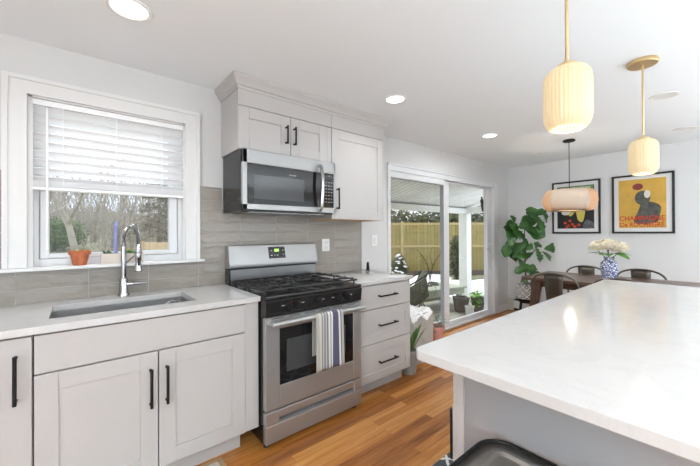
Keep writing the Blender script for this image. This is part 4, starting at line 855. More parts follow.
# ------------------------------------------------------------------ wall art
YX = XB - .0005
def text_mesh(s, size, m, par, y0, z0, width, name):
    cu = bpy.data.curves.new(name, 'FONT'); cu.body = s; cu.size = size; cu.extrude = .0004; cu.offset = size * .018; cu.align_x = 'LEFT'
    o = bpy.data.objects.new(name, cu); C.objects.link(o); bpy.context.view_layer.update()
    dg_ = bpy.context.evaluated_depsgraph_get(); me = bpy.data.meshes.new_from_object(o.evaluated_get(dg_)); bpy.data.objects.remove(o)
    xs = [v.co.x for v in me.vertices]; sc = width / (max(xs) - min(xs)); mn = min(xs); w = WL[par]
    for v in me.vertices:
        v.co = Vector((XB - .0195 - v.co.z, y0 - (v.co.x - mn) * sc, z0 + v.co.y)) - w
    me.materials.clear(); me.materials.append(M[m]); no = bpy.data.objects.new(name, me); C.objects.link(no); no.parent = par; WL[no] = w
def picture(y0, y1, z0, z1, py0, py1, pz0, pz1, m, label):
    # y0 > y1: y0 is the side toward the patio door
    t = thing('framed_poster', (YX, (y0 + y1) / 2, z0), label, 'picture'); fw = .024; xf = XB - .026
    b = B(); b.box(xf, YX, y1, y1 + fw, z0, z1, .002); b.box(xf, YX, y0 - fw, y0, z0, z1, .002); b.box(xf, YX, y1 + fw, y0 - fw, z0, z0 + fw, .002); b.box(xf, YX, y1 + fw, y0 - fw, z1 - fw, z1, .002); b.obj('frame', 'frame', t)
    B().box(XB - .016, YX, y1 + fw, y0 - fw, z0 + fw, z1 - fw).obj('mat_board', 'matboard', t, smooth=False)
    return t, B().box(XB - .0175, XB - .0162, py1, py0, pz0, pz1).obj('print', m, t, smooth=False)
def shape(par, pts, m, name='printed_shape', lift=0):
    b = B(); b.prism(pts, 'yz', XB - .0176 - .0003, XB - .0186 - lift * .0004); return b.obj(name, m, par, smooth=False)
def smooth_poly(pts, n=5):
    P = [Vector((a, c, 0)) for a, c in pts]; k = len(P); out = []
    for i in range(k):
        p0, p1, p2, p3 = P[i - 1], P[i], P[(i + 1) % k], P[(i + 2) % k]
        for j in range(n):
            s = j / n; q = .5 * ((2 * p1) + (p2 - p0) * s + (2 * p0 - 5 * p1 + 4 * p2 - p3) * s * s + (3 * p1 - p0 - 3 * p2 + p3) * s ** 3); out.append((q.x, q.y))
    return out
t, pr_ = picture(-1.39, -1.994, 1.265, 2.027, -1.462, -1.92, 1.338, 1.963, 'ochre', 'framed ochre poster with grey shapes and red capitals, right one on the dining wall')
ell = lambda cy, cz, ry, rz, n=24: [(cy + ry * math.cos(2 * PI * k / n), cz + rz * math.sin(2 * PI * k / n)) for k in range(n)]
# plain abstract stand-in for the artwork: rounded grey masses, a maroon disc and a cream bar
shape(pr_, smooth_poly([(-1.62, 1.40), (-1.66, 1.56), (-1.70, 1.66), (-1.80, 1.66), (-1.87, 1.60), (-1.86, 1.50), (-1.82, 1.40)]), 'pgrey')
shape(pr_, ell(-1.70, 1.72, .075, .09), 'pgrey', lift=1)
shape(pr_, ell(-1.655, 1.865, .052, .042), 'pmaroon', lift=1)
shape(pr_, ell(-1.745, 1.765, .03, .05), 'pcream', lift=2)
text_mesh('CHAMPAGNE', .085, 'pred', pr_, -1.470, 1.432, .438, 'lettering'); text_mesh('De ROCHEGRÉ', .080, 'pred', pr_, -1.478, 1.352, .425, 'lettering')
t, pr_ = picture(-.669, -1.265, 1.265, 2.027, -.737, -1.192, 1.338, 1.953, 'pblack', 'framed dark poster with green, yellow and red shapes, left one behind the rattan pendant')
shape(pr_, [(-.745, 1.87), (-1.185, 1.87), (-1.185, 1.948), (-.745, 1.948)], 'pgreen')
b = B()
random.seed(3)
yy = -.77
while yy > -1.15:
    w_ = random.uniform(.01, .03); b.prism([(yy, 1.905), (yy - w_, 1.905), (yy - w_, 1.935), (yy, 1.935)], 'yz', XB - .0191, XB - .0195); yy -= w_ + .008
b.obj('faded_lettering', 'pcream', pr_, smooth=False)
shape(pr_, smooth_poly([(-.90, 1.83), (-1.08, 1.83), (-1.09, 1.62), (-1.06, 1.44), (-1.0, 1.46), (-.97, 1.58), (-.92, 1.52), (-.88, 1.56)]), 'pyellow')
shape(pr_, smooth_poly([(-.80, 1.66), (-.90, 1.60), (-.88, 1.54), (-.80, 1.55)]), 'pcream', lift=1)
shape(pr_, smooth_poly([(-1.10, 1.46), (-1.18, 1.42), (-1.18, 1.345), (-1.06, 1.345)]), 'pdgrey', lift=1)
for (cy, cz) in ((-.84, 1.42), (-.88, 1.38), (-.93, 1.40), (-.90, 1.45), (-.96, 1.365), (-.86, 1.365), (-1.01, 1.39)): shape(pr_, ell(cy, cz, .02, .02, 14), 'pred', lift=2)
# baseboard heater
t = thing('baseboard_heater', (XB - .04, -.9, 0), 'cream hydronic baseboard heater along the dining wall behind the plant', 'heater')
B().box(XB - .075, XB - .001, -2.7, -.02, .05, .17, .004).obj('cover', 'plate', t)
B().box(XB - .085, XB - .001, -.11, -.018, .006, .185, .004).obj('end_cap', 'heater', t)
b = B(); b.box(XB - .06, XB - .002, -2.7, -.111, .172, .188, .002); b.box(XB - .05, XB - .002, -2.7, -.111, .008, .048); b.obj('vent_slot', 'dark_gap', t)
# ------------------------------------------------------------------ fiddle-leaf fig
fx_, fy_ = 5.2, -.43
t = thing('plant_stand', (fx_, fy_, 0), 'black four-legged metal stand under the lattice-patterned plant pot', 'plant stand')
b = B(); b.lathe([(.0, .236), (.10, .236), (.137, .268), (.146, .295), (.149, .294), (.14, .262), (.104, .230), (0, .230)], (fx_, fy_, 0), 32); b.obj('ring', 'blackm', t)
for k in range(4):
    a = PI / 4 + k * PI / 2 + .3; b = B(); b.tube([(fx_ + .112 * math.cos(a), fy_ + .112 * math.sin(a), .236), (fx_ + .14 * math.cos(a), fy_ + .14 * math.sin(a), .003)], .013, 8); b.obj('leg', 'blackm', t)
t = thing('potted_fiddle_leaf_fig', (fx_, fy_, .2465), 'tall fiddle-leaf fig in a black and white lattice pot in the corner', 'plant')
ppr = [(.098, 0), (.13, .03), (.145, .10), (.146, .19), (.138, .255), (.130, .257), (.128, .225), (0, .22)]
pb = B().lathe([(0, 0)] + ppr, (fx_, fy_, .2465), 40).obj('pot', 'diamond', t)
B().lathe([(0, -.001), (.1, -.001), (.131, .028), (.1395, .062), (.1455, .062), (.1355, .026), (.102, -.0014), (.0, -.0014)], (fx_, fy_, .2485), 40).obj('pot_base_band', 'bglaze', t) if False else None
B().lathe([(0, .222), (.128, .222)], (fx_, fy_, .2465), 24).obj('soil', 'soil', t)
trunk = spline([(fx_, fy_, .46), (fx_ - .01, fy_ + .02, .75), (fx_ + .01, fy_ + .03, 1.0), (fx_ - .02, fy_ + .02, 1.3), (fx_, fy_ - .02, 1.62)], 5)
b = B(); b.tube(trunk, [.014 - .008 * i / len(trunk) for i in range(len(trunk))], 8)
b.tube(spline([(fx_ - .005, fy_ + .02, .85), (fx_ - .06, fy_ - .10, .98), (fx_ - .08, fy_ - .2, 1.10)], 5), .007, 6)
b.tube(spline([(fx_ + .0, fy_ + .03, 1.0), (fx_ - .08, fy_ + .16, 1.12), (fx_ - .10, fy_ + .24, 1.3)], 5), .007, 6); b.obj('trunk', 'stem', t)
def figleaf(b, u, v, ang, ln, wd, tilt=0, depth=None, seed=0):
    # a lyre-shaped leaf centred where the picture shows it; it faces roughly the kitchen, rolled by ang
    t_ = depth or 4.75; c = at(u, v, t_); rnd = random.Random(seed)
    n0 = (-F_ + Vector((0, 0, 1)) * rnd.uniform(-.1, 1.0) + R_ * rnd.uniform(-.9, .9)).normalized(); a = math.radians(ang)
    d0 = R_ * math.cos(a) + Vector((0, 0, 1)) * math.sin(a); d0 = (d0 - n0 * d0.dot(n0)).normalized(); s0 = n0.cross(d0); prev = None; n = 14; KP = [.04, .34, .50, .58, .66, .82, .97, 1.0, .88, .55, .05]
    for i in range(n + 1):
        s = i / n; kf = s * 10; k0 = min(9, int(kf)); prof = KP[k0] + (KP[k0 + 1] - KP[k0]) * (kf - k0); prof = prof if 0 < i < n else .05; prof = max(prof, .42) if i == n - 1 else prof
        w = wd * .5 * prof; curl = n0 * (-.22 * ln * (s - .4) ** 2 - .0)
        cc = c + d0 * ln * (s - .5) + curl; row = []
        for j in range(5):
            q = j / 2 - 1; row.append(b.bm.verts.new(cc + s0 * w * q + n0 * (w * .28 * abs(q) - .012 * math.sin(i * 2.3 + j) * abs(q))))
        if prev:
            for j in range(4): b.bm.faces.new((prev[j], prev[j + 1], row[j + 1], row[j]))
        prev = row
L_ = [(528, 228, 10, 24, 17), (511, 227, 185, 20, 15), (521, 238, 100, 26, 17), (511, 238, 75, 18, 13), (508, 247, 250, 22, 10), (531, 218, 60, 22, 18), (537, 222, 280, 24, 14), (535, 232, 330, 20, 14),
      (545, 217, 330, 15, 10), (533, 210, 165, 13, 6), (534, 212, 160, 14, 7), (540, 226, 250, 16, 9), (520, 254, 20, 20, 13), (513, 256, 350, 14, 11), (530, 247, 30, 10, 7), (529, 255, 200, 9, 7),
      (538, 245, 150, 9, 6), (538, 254, 265, 16, 10), (550, 248, 5, 14, 10), (547, 256, 300, 12, 8), (527, 268, 200, 20, 12), (532, 270, 60, 14, 10), (521, 270, 185, 13, 9), (525, 281, 20, 16, 9), (520, 262, 270, 10, 10),
      (516, 232, 140, 20, 14), (526, 222, 45, 18, 12), (513, 219, 80, 10, 7), (536, 273, 0, 8, 4), (523, 246, 230, 16, 10), (540, 213, 20, 14, 8), (517, 247, 200, 16, 12)]
for i, (u, v, a, ln, wd) in enumerate(L_):
    b = B(); figleaf(b, u, v, a, ln * 4.75 / 326 * 1.0, wd * 4.75 / 326 * 1.02, depth=4.75 + ((i * 37) % 11 - 5) * .028, seed=i); b.obj('leaf', 'figleaf', t, recalc=False, ang=80)
# ------------------------------------------------------------------ plants beside the drawer cabinet
t = thing('planter_box', (2.62, -.33, 0), 'grey painted wooden planter box topped with white fluff, by the patio door', 'planter')
b = B(); x0, x1, y0, y1, zt = 2.44, 2.80, -.47, -.2, .49
b.box(x0, x1, y0, y0 + .018, 0, zt, .002); b.box(x0, x1, y1 - .018, y1, 0, zt, .002); b.box(x0, x0 + .018, y0 + .018, y1 - .018, 0, zt, .002); b.box(x1 - .018, x1, y0 + .018, y1 - .018, 0, zt, .002); b.box(x0 + .018, x1 - .018, y0 + .018, y1 - .018, .3, .32); b.obj('box', 'greyboard', t)
b = B(); random.seed(8); bm = b.bm; nn = 16; gr = []
for i in range(nn + 1):   # a sagging white blanket of fluff hanging a little over the front board
    row = []
    for j in range(nn + 1):
        u = i / nn; v = j / nn; yy = y0 - .02 + (y1 - y0 + .03) * v; dz = random.uniform(-.012, .012) + .02 * math.sin(u * 9) * math.sin(v * 7)
        zz = zt + .018 + dz if j > 1 else zt + .005 - (.05 + .025 * math.sin(u * 11) + random.uniform(-.01, .01)) * (1 - j / 2)
        row.append(bm.verts.new((x0 + (x1 - x0 - .03) * u, yy if j > 1 else y0 - .012, zz)))
    gr.append(row)
for i in range(nn):
    for j in range(nn): bm.faces.new((gr[i][j], gr[i + 1][j], gr[i + 1][j + 1], gr[i][j + 1]))
b.obj('fluff', 'fluff', t)
b = B(); base = Vector((2.70, -.36, .46))
def twig(b, pts, r): b.tube(spline(pts, 4), [r * (1 - .6 * i / (4 * (len(pts) - 1))) for i in range(4 * (len(pts) - 1) + 1)], 6)
T3 = 3.42
J = at(430, 280, T3)
twig(b, [base, at(421, 300, T3), at(426, 290, T3), J], .009); twig(b, [J, at(433, 266, T3), at(441, 252, T3)], .0065); twig(b, [J, at(427, 264, T3), at(417, 249, T3)], .0065); twig(b, [at(433, 266, T3), at(430, 256, T3), at(433, 246, T3)], .003); twig(b, [J, at(436, 288, T3), at(434, 296, T3)], .003); twig(b, [at(427, 264, T3), at(421, 262, T3)], .0025)
b.obj('bare_twig', 'twig', t)
t = thing('potted_plant', (2.345, -.53, 0), 'strap-leaved plant in a small stone grey pot on the floor beside the drawers', 'plant')
cx, cy = 2.347, -.53
B().lathe([(0, 0), (.058, 0), (.062, .01), (.075, .2), (.075, .215), (.069, .217), (.067, .19), (0, .185)], (cx, cy, .0005), 28).obj('pot', 'bglaze', t)
B().lathe([(0, .187), (.067, .187)], (cx, cy, 0), 20).obj('soil', 'soil', t)
b = B(); random.seed(21)
for k in range(13):
    a = random.uniform(0, 2 * PI); b0 = Vector((cx + .02 * math.cos(a), cy + .02 * math.sin(a), .186)); leafq(b, b0, (math.cos(a) * .35 + .12, math.sin(a) * .35 - .02, 1), random.uniform(.24, .38), .034, up=Vector((math.cos(a), math.sin(a), .1)), droop=.22, n=7)
leafq(b, at(408.5, 322, 3.05), at(427, 345, 3.02) - at(408.5, 322, 3.05), .30, .03, droop=0, n=6)
b.obj('foliage', 'strap', t, recalc=False)
t = thing('potted_plant', (3.12, -.28, 0), 'silvery small-leaved plant in a pink clay pot at the patio door threshold', 'plant')
cx, cy = 3.12, -.28
B().lathe([(0, 0), (.06, 0), (.062, .004), (.088, .20), (.095, .20), (.097, .235), (.089, .236), (.087, .21), (0, .205)], (cx, cy, .0005), 28).obj('pot', 'pink_pot', t)
B().lathe([(0, .207), (.087, .207)], (cx, cy, 0), 20).obj('soil', 'soil', t)
b = B(); random.seed(5)
for k in range(70):
    a = random.uniform(0, 2 * PI); rr_ = random.uniform(.0, .09); zz = random.uniform(.2, .36); leafq(b, (cx + rr_ * math.cos(a), cy + rr_ * math.sin(a), zz), (math.cos(a), math.sin(a), random.uniform(-.6, .8)), random.uniform(.03, .06), .022, droop=.2, n=3)
b.obj('foliage', 'sage', t, recalc=False)
# ------------------------------------------------------------------ outside: porch
DZK = -.2
struct(B().box(2.0, 6.98, TW + .001, 1.72, DZK - .08, DZK).obj('floor_porch', 'deck', smooth=False))
struct(B().box(1.9, 6.98, TW + .001, TW + .03, -.6, DZK - .081).obj('trim_1', 'porch', smooth=False))
rs = .25
BY, BZ = 1.48, 1.855
b = B(); b.prism([(TW + .001, BZ + rs * (BY + .04 - TW)), (1.72, BZ - rs * .20), (1.72, BZ - rs * .20 + .08), (TW + .001, BZ + .08 + rs * (BY + .04 - TW))], 'yz', 1.9, 7.1); struct(b.obj('ceiling_porch', 'bead', smooth=False))
b = B(); b.box(1.9, 6.95, BY, BY + .14, 1.712, BZ - .03, .004); struct(b.obj('trim_2', 'porch'))
b = B(); b.box(6.78, 6.92, TW + .002, BY - .001, 1.715, BZ, .004); struct(b.obj('trim_3', 'porch'))
t = thing('porch_post', (6.84, 1.56, DZK), 'square white post holding up the corner of the porch roof', 'post')
B().box(6.74, 6.94, 1.46, 1.66, DZK, 1.7115, .005).obj('shaft', 'porch', t); B().box(6.72, 6.96, 1.44, 1.68, DZK, DZK + .1, .005).obj('base_trim', 'porch', t)
q = at(482.5, 205, 5.9); t = thing('porch_fixture', q, 'small dark fixture hanging at an angle under the porch roof', 'fixture')
b = B(); b.tube([at(482, 199.5, 5.9), at(483.3, 211.5, 5.9)], [.036, .026], 8); b.tube([at(482, 200.5, 5.9), at(481.6, 197, 5.92)], .014, 6); b.obj('body', 'blackm', t)
# bench
t = thing('porch_bench', (6.1, 1.12, DZK), 'sage grey wooden bench with a deep skirt, standing on the porch boards', 'bench')
b = B(); b.box(4.6, 6.13, 1.10, 1.78, .15, .19, .004); b.obj('seat', 'benchw', t)
b = B(); b.box(4.65, 6.08, 1.13, 1.16, .04, .1495); b.box(4.65, 6.08, 1.72, 1.75, .04, .1495); b.box(6.05, 6.08, 1.16, 1.72, .04, .1495); b.obj('skirt', 'benchw', t, smooth=False)
for ly in (1.2, 1.68):
    for lx in (4.75, 6.0): B().box(lx - .045, lx + .045, ly - .038, ly + .038, DZK, .1495, .003).obj('leg', 'benchw', t)
B().box(4.8, 5.95, 1.40, 1.48, -.1, -.06).obj('stretcher', 'benchw', t)
t.rotation_euler = (0, 0, math.radians(-9))
b = B(); random.seed(2)
for k in range(22): b.ball((random.uniform(5.3, 6.0), random.uniform(1.55, 1.85), .197), (random.uniform(.04, .09), random.uniform(.04, .08), random.uniform(.008, .02)), 2)
tag(b.obj('leaf_heap', mat('wet_leaf_heap', (.07, .06, .045), .9, var=.4)), 'dark heap of wet leaves lying on the porch bench', 'leaves', kind='stuff')
# patio chair
t = thing('patio_chair', (4.73, 1.28, DZK), 'black metal patio chair with a dark sling seat on the porch', 'chair')
AX = Vector((R_.x, R_.y, 0)).normalized(); AD = Vector((F_.x, F_.y, 0)).normalized(); O0 = Vector((4.73, 1.28, DZK))
def pc(a, z, d): return O0 + AX * a + AD * d + Vector((0, 0, z))
for d_ in (0, .5):
    b = B(); b.tube(spline([pc(-.19, .50, d_), pc(.0, .60, d_), pc(.21, .74, d_)], 4), .014, 8); b.obj('armrest', 'patio_black', t)
    B().tube([pc(.19, .72, d_), pc(.02, .35, d_), pc(-.14, 0, d_)], .012, 8).obj('leg', 'patio_black', t)
    B().tube([pc(-.20, .36, d_), pc(.02, .35, d_ + .001), pc(.24, 0, d_)], .012, 8).obj('leg', 'patio_black', t)
    B().tube([pc(-.17, .36, d_), pc(-.17, .51, d_)], .010, 8).obj('arm_post', 'patio_black', t)
b = B(); b.tube([pc(.21, .74, 0), pc(.21, .74, .5)], .012, 8); b.tube([pc(-.20, .36, 0), pc(-.20, .36, .5)], .012, 8); b.obj('frame', 'patio_black', t)
b = B(); bm = b.bm; prev = None
for q in spline([(.21, .74, 0), (.12, .56, 0), (.03, .40, 0), (-.08, .33, 0), (-.20, .36, 0)], 5):
    row = [bm.verts.new(pc(q.x, q.y - .012 * math.sin(PI * j / 4), .01 + .48 * j / 4)) for j in range(5)]
    if prev:
        for j in range(4): bm.faces.new((prev[j], prev[j + 1], row[j + 1], row[j]))
    prev = row
so = b.obj('sling', 'sling', t); so.modifiers.new('thickness', 'SOLIDIFY').thickness = .006
b = B(); bm = b.bm; prev = None
for q in spline([(.17, .70, 0), (.06, .60, 0), (-.06, .53, 0), (-.16, .48, 0)], 4):
    row = [bm.verts.new(pc(q.x + .05 * k_, q.y - .36 * k_, -.02 - .015 * math.sin(PI * k_))) for k_ in (0, .35, .7, 1)]
    if prev:
        for j in range(3): bm.faces.new((prev[j], prev[j + 1], row[j + 1], row[j]))
    prev = row
so = b.obj('side_panel', 'sling', t); so.modifiers.new('thickness', 'SOLIDIFY').thickness = .006
# pots on the porch
def sqpot(cx, cy, wt, wb, h, m, par, n=4, rot=.5):
    b = B(); bm = b.bm
    def rg(w, z): return [bm.verts.new((cx + w * math.cos(rot + 2 * PI * k / n), cy + w * math.sin(rot + 2 * PI * k / n), DZK + z)) for k in range(n)]
    Rg = [rg(wb, 0), rg(wt, h), rg(wt * 1.06, h), rg(wt * 1.06, h + .025), rg(wt * .92, h + .025), rg(wt * .88, h - .04)]
    bm.faces.new(Rg[0][::-1]); bm.faces.new(Rg[-1])
    for a, c in zip(Rg, Rg[1:]):
        for i in range(n): bm.faces.new((a[i], a[(i + 1) % n], c[(i + 1) % n], c[i]))
    return b.obj('pot', m, par, smooth=n > 8)
t = thing('porch_planter', (5.48, .90, DZK), 'large empty dark brown planter pot on the porch boards', 'planter', ); sqpot(5.55, .89, .165, .125, .25, 'planter', t, 4, .1)
B().box(5.49, 5.65, .79, .95, DZK + .19, DZK + .215).obj('soil', 'soil', t)
t = thing('porch_planter', (5.46, .66, DZK), 'small white pot between the two dark planters on the porch', 'planter'); sqpot(5.46, .66, .08, .068, .13, 'whitepot', t, 24)
t = thing('potted_plant', (5.75, .70, DZK), 'bright green leafy plant in a dark porch planter near the door handle', 'plant'); sqpot(5.80, .69, .135, .10, .24, 'planter', t, 4, .1)
b = B(); random.seed(9)
for k in range(130):
    a = random.uniform(0, 2 * PI); rr_ = random.uniform(0, .14); zz = random.uniform(.16, .38) - rr_ * .5; leafq(b, (5.80 + rr_ * math.cos(a), .70 + rr_ * math.sin(a), DZK + zz), (math.cos(a), math.sin(a), random.uniform(-.2, .9)), random.uniform(.07, .12), .06, droop=.3, n=3)
b.obj('foliage', mat('porch_plant_green', (.22, .44, .07), .5, var=.4, vscale=20), t, recalc=False)
b = B().box(4.55, 4.95, .35, .6, DZK, DZK + .012, .003); tag(b.obj('door_mat', mat('grey_door_mat', (.12, .12, .11), .95, var=.2, vscale=60)), 'dark grey door mat on the porch boards outside the door', 'mat')
# ------------------------------------------------------------------ yard
GZ = -.3
b = B(); bm = b.bm; random.seed(1); nxg, nyg = 40, 40; grid = []
def gh(x, y):
    h = GZ
    s = max(0, (y - 9) - max(0, (x - 3)) * .9) if x > 3 else max(0, y - 13)
    return h + .095 * s + .03 * math.sin(x * .9 + y * .7)
for i in range(nxg + 1):
    row = []
    for j in range(nyg + 1):
        x = -45 + 100 * i / nxg; y = TW + .02 + 70 * (j / nyg) ** 1.3; row.append(bm.verts.new((x, y, gh(x, y) if y > 1.9 else GZ - .05)))
    grid.append(row)
for i in range(nxg):
    for j in range(nyg): bm.faces.new((grid[i][j], grid[i + 1][j], grid[i + 1][j + 1], grid[i][j + 1]))
tag(b.obj('lawn', mat_two('yard_ground', (.20, .19, .11), (.33, .31, .20), .9, .35, .65, .95)), 'brown and green winter ground rising behind the house', 'ground', kind='stuff')
struct(B().box(-60, 60, -60, YB - TW, -.6, -.5).obj('floor_front_yard', 'snow', smooth=False))  # unseen ground made snowy to throw light in at the back windows
# snow patches on the lawn by the fence
b = B(); random.seed(14)
for k in range(60):
    u = random.choice((random.uniform(386, 444), random.uniform(386, 444), random.uniform(446, 486))); tt = random.uniform(9.0, 12.0) if u < 446 else random.uniform(6.6, 11.4)
    p = CAM + (F_ + R_ * ((u - 350) / 326)) * tt
    if p.y < 2.2: continue
    b.ball((p.x, p.y, gh(p.x, p.y) + .0), (random.uniform(.25, .7), random.uniform(.25, .6), random.uniform(.03, .07)), 2)
b.ball((7.6, 4.6, GZ), (2.2, .95, .09), 3); b.ball((8.2, 1.9, GZ - .01), (1.15, .95, .10), 3)
tag(b.obj('snow_patch', 'snow'), 'melting white snow patches on the lawn in front of the fence', 'snow', kind='stuff')
# privacy fence: built along its own line behind the lawn
fa = at(343, 222, 13.0); fb = at(520, 222, 13.0); fa.z = fb.z = gh(9.5, 6)
dirf = Vector((fb.x - fa.x, fb.y - fa.y, 0)); fl = dirf.length; rotf = math.atan2(dirf.y, dirf.x); ftop = 1.68 - fa.z
def fence(loc, rot, length, hgt, label, m, mp, step):
    t = thing('privacy_fence', (0, 0, 0), label, 'fence')
    k = round(length / step); step = length / k
    for i in range(k): B().box(i * step + .045, (i + 1) * step - .045, 0, .025, .04, hgt).obj('board_panel', m, t, smooth=False)
    for i in range(k + 1): B().box(i * step - .045, i * step + .045, -.05, .05, 0, hgt + .06).obj('post', mp, t, smooth=False)
    for z in (hgt * .52, hgt - .06): B().box(0, length, -.035, -.002, z - .04, z + .04).obj('rail', mp, t, smooth=False)
    t.location = loc; t.rotation_euler = (0, 0, rot); return t
fence(fa, rotf, fl, ftop, 'tan wooden privacy fence across the yard behind the patio door', 'fence', 'fencepost', 2.35)
fq = at(143, 240, 15.5); fq2 = at(186, 240, 14.2)
fence((fq.x, fq.y, gh(fq.x, fq.y) - .05), math.atan2(fq2.y - fq.y, fq2.x - fq.x), (fq2 - fq).length, .93 - gh(fq.x, fq.y), 'pale wooden fence panel seen at the right of the kitchen window', 'fence2', 'fence2', 2.0)
fq = at(104, 245, 19); fq2 = at(146, 245, 18)
fence((fq.x, fq.y, gh(fq.x, fq.y) - .05), math.atan2(fq2.y - fq.y, fq2.x - fq.x), (fq2 - fq).length, .45 - gh(fq.x, fq.y), 'low pale fence section farther back, behind the sill trough', 'fence2', 'fence2', 2.2)
# mulch bed along the foot of the fence
b = B(); nv = Vector((-dirf.y, dirf.x, 0)).normalized(); dn = dirf.normalized(); prev = None
if nv.dot(CAM - fa) < 0: nv = -nv
for k in range(25):
    p = fa + dirf * (k / 24) + nv * .15; row = []
    for j in range(5): q = p + nv * (.9 * j / 4 + .06 * math.sin(k * 1.7)); row.append(b.bm.verts.new((q.x, q.y, gh(q.x, q.y) + .14 * math.sin(PI * (j + .3) / 4.6) - .02)))
    if prev:
        for j in range(4): b.bm.faces.new((prev[j], prev[j + 1], row[j + 1], row[j]))
    prev = row
tag(b.obj('mulch_bed', mat('dark_mulch', (.075, .055, .04), .95, var=.5, vscale=18)), 'dark brown mulch bed along the foot of the tan fence', 'mulch', kind='stuff')
# foliage helpers
def tuft_cloud(b, n, fn, size, rnd):
    for i in range(n):
        c, out = fn(rnd); o1 = Vector((rnd.uniform(-1, 1), rnd.uniform(-1, 1), rnd.uniform(-1, 1))).normalized(); o2 = o1.orthogonal().normalized(); s = size * rnd.uniform(.6, 1.4)
        b.face([c, c + o1 * s + o2 * s * .35, c + o1 * s * 1.8, c + o1 * s - o2 * s * .35])
def bush(p, rx, ry, rz, n, size, m, label, seed, name='shrub', cat='shrub', snow=0, cone=False):
    rnd = random.Random(seed); p = Vector(p); t = thing(name, p, label, cat)
    def fn(r):
        while True:
            q = Vector((r.uniform(-1, 1), r.uniform(-1, 1), r.uniform(-1, 1)))
            if .35 < q.length < 1: break
        if cone:
            h = (q.z + 1) / 2; w = 1 - h * .93; a = r.uniform(0, 2 * PI); rad = w * math.sqrt(r.uniform(.3, 1)); return p + Vector((rx * rad * math.cos(a), ry * rad * math.sin(a), 2 * rz * h)), q
        return p + Vector((q.x * rx, q.y * ry, rz + q.z * rz)), q
    b = B(); tuft_cloud(b, n, fn, size, rnd); b.obj('foliage', m, t, smooth=False, recalc=False)
    b = B(); b.tube([p, p + Vector((0, 0, rz * (1.7 if cone else 1.1)))], [.05, .015], 6)
    b.obj('stem', 'stem', t)
    if snow:
        b = B()
        for k in range(snow):
            h = rnd.uniform(.1, .98); a = rnd.uniform(0, 2 * PI); w = (1 - h * .93); b.ball(p + Vector((rx * w * math.cos(a), ry * w * math.sin(a), 2 * rz * h)), (rx * .13, rx * .13, .03), 1)
        b.obj('snow_cap', 'snow', t)
    return t
p = at(399, 277, 11.0); bush((p.x, p.y, gh(p.x, p.y)), .46, .46, .45, 1300, .06, 'hedge', 'small conical evergreen dusted with snow in front of the fence', 3, snow=44, cone=True)
p = at(457, 275, 11.2); bush((p.x, p.y, gh(p.x, p.y)), .24, .24, .76, 1500, .06, 'arbor', 'slim dark columnar evergreen standing before the fence beside the porch post', 4, name='columnar_shrub')
for i, (u, w_, hh, tt) in enumerate(((378, 2.0, 1.2, 16), (400, 1.7, 1.15, 16.5), (421, 1.9, 1.0, 17), (441, 1.8, 1.2, 16), (462, 2.0, 1.35, 16), (484, 1.9, 1.3, 15.5), (502, 1.6, 1.2, 15.5))):
    p = at(u, 222, tt); labs_ = ['dull green bush behind the fence at the left edge of the patio door', 'dull green bush behind the fence above the snowy conical evergreen', 'dull green bush behind the fence in the middle of the left door pane', 'dull green bush behind the fence beside the door mullion', 'dull green bush behind the fence directly behind the porch post', 'dull green bush behind the fence under the hanging dark fixture', 'dull green bush behind the fence, hidden mostly by the right door stile']
    bush((p.x, p.y, -.2), w_, w_, hh + .15, 2200, .16, 'hedge', labs_[i], 30 + i, group) if False else bush((p.x, p.y, -.2), w_, w_, hh + .15, 2200, .16, 'hedge', labs_[i], 30 + i)
# bare trees
def bare_tree(x, y, h, r, seed, label, m='bark', spread=.55, levels=5, lean=(0, 0), name='bare_tree'):
    rnd = random.Random(seed); z = gh(x, y); t = thing(name, (x, y, z - .1), label, 'tree'); tr = B(); br = B()
    def grow(b, p, d, ln, rad, lev):
        pts = [p]; rs_ = [rad]; q = p.copy(); dd = d.copy(); k = 4
        for i in range(k):
            dd = (dd + Vector((rnd.uniform(-1, 1), rnd.uniform(-1, 1), rnd.uniform(-.6, 1))) * .16).normalized(); q = q + dd * ln / k; pts.append(q.copy()); rs_.append(rad * (1 - .45 * (i + 1) / k))
        b.tube(pts, rs_, 6 if lev < 2 else 3, cap=False)
        if lev >= levels: return
        for c in range(3 if lev < 2 else rnd.choice((2, 3, 3))):
            i = rnd.randint(2, k) if c else k; sd = Vector((rnd.uniform(-1, 1), rnd.uniform(-1, 1), rnd.uniform(-.35, .7))).normalized()
            grow(br, pts[i], (dd * (1 - spread) + sd * (spread + .15)).normalized(), ln * rnd.uniform(.6, .85), rs_[i] * rnd.uniform(.5, .75), lev + 1)
    grow(tr, Vector((x, y, z - .1)), Vector((lean[0], lean[1], 1)).normalized(), h * .4, r, 0)
    tr.obj('trunk', m, t); br.obj('branches', m, t); return t
def trees(lst):
    for (u, tt, h, r, sd, lev, m, lab) in lst:
        p = at(u, 235, tt); bare_tree(p.x, p.y, h, r, sd, lab, m, levels=lev)
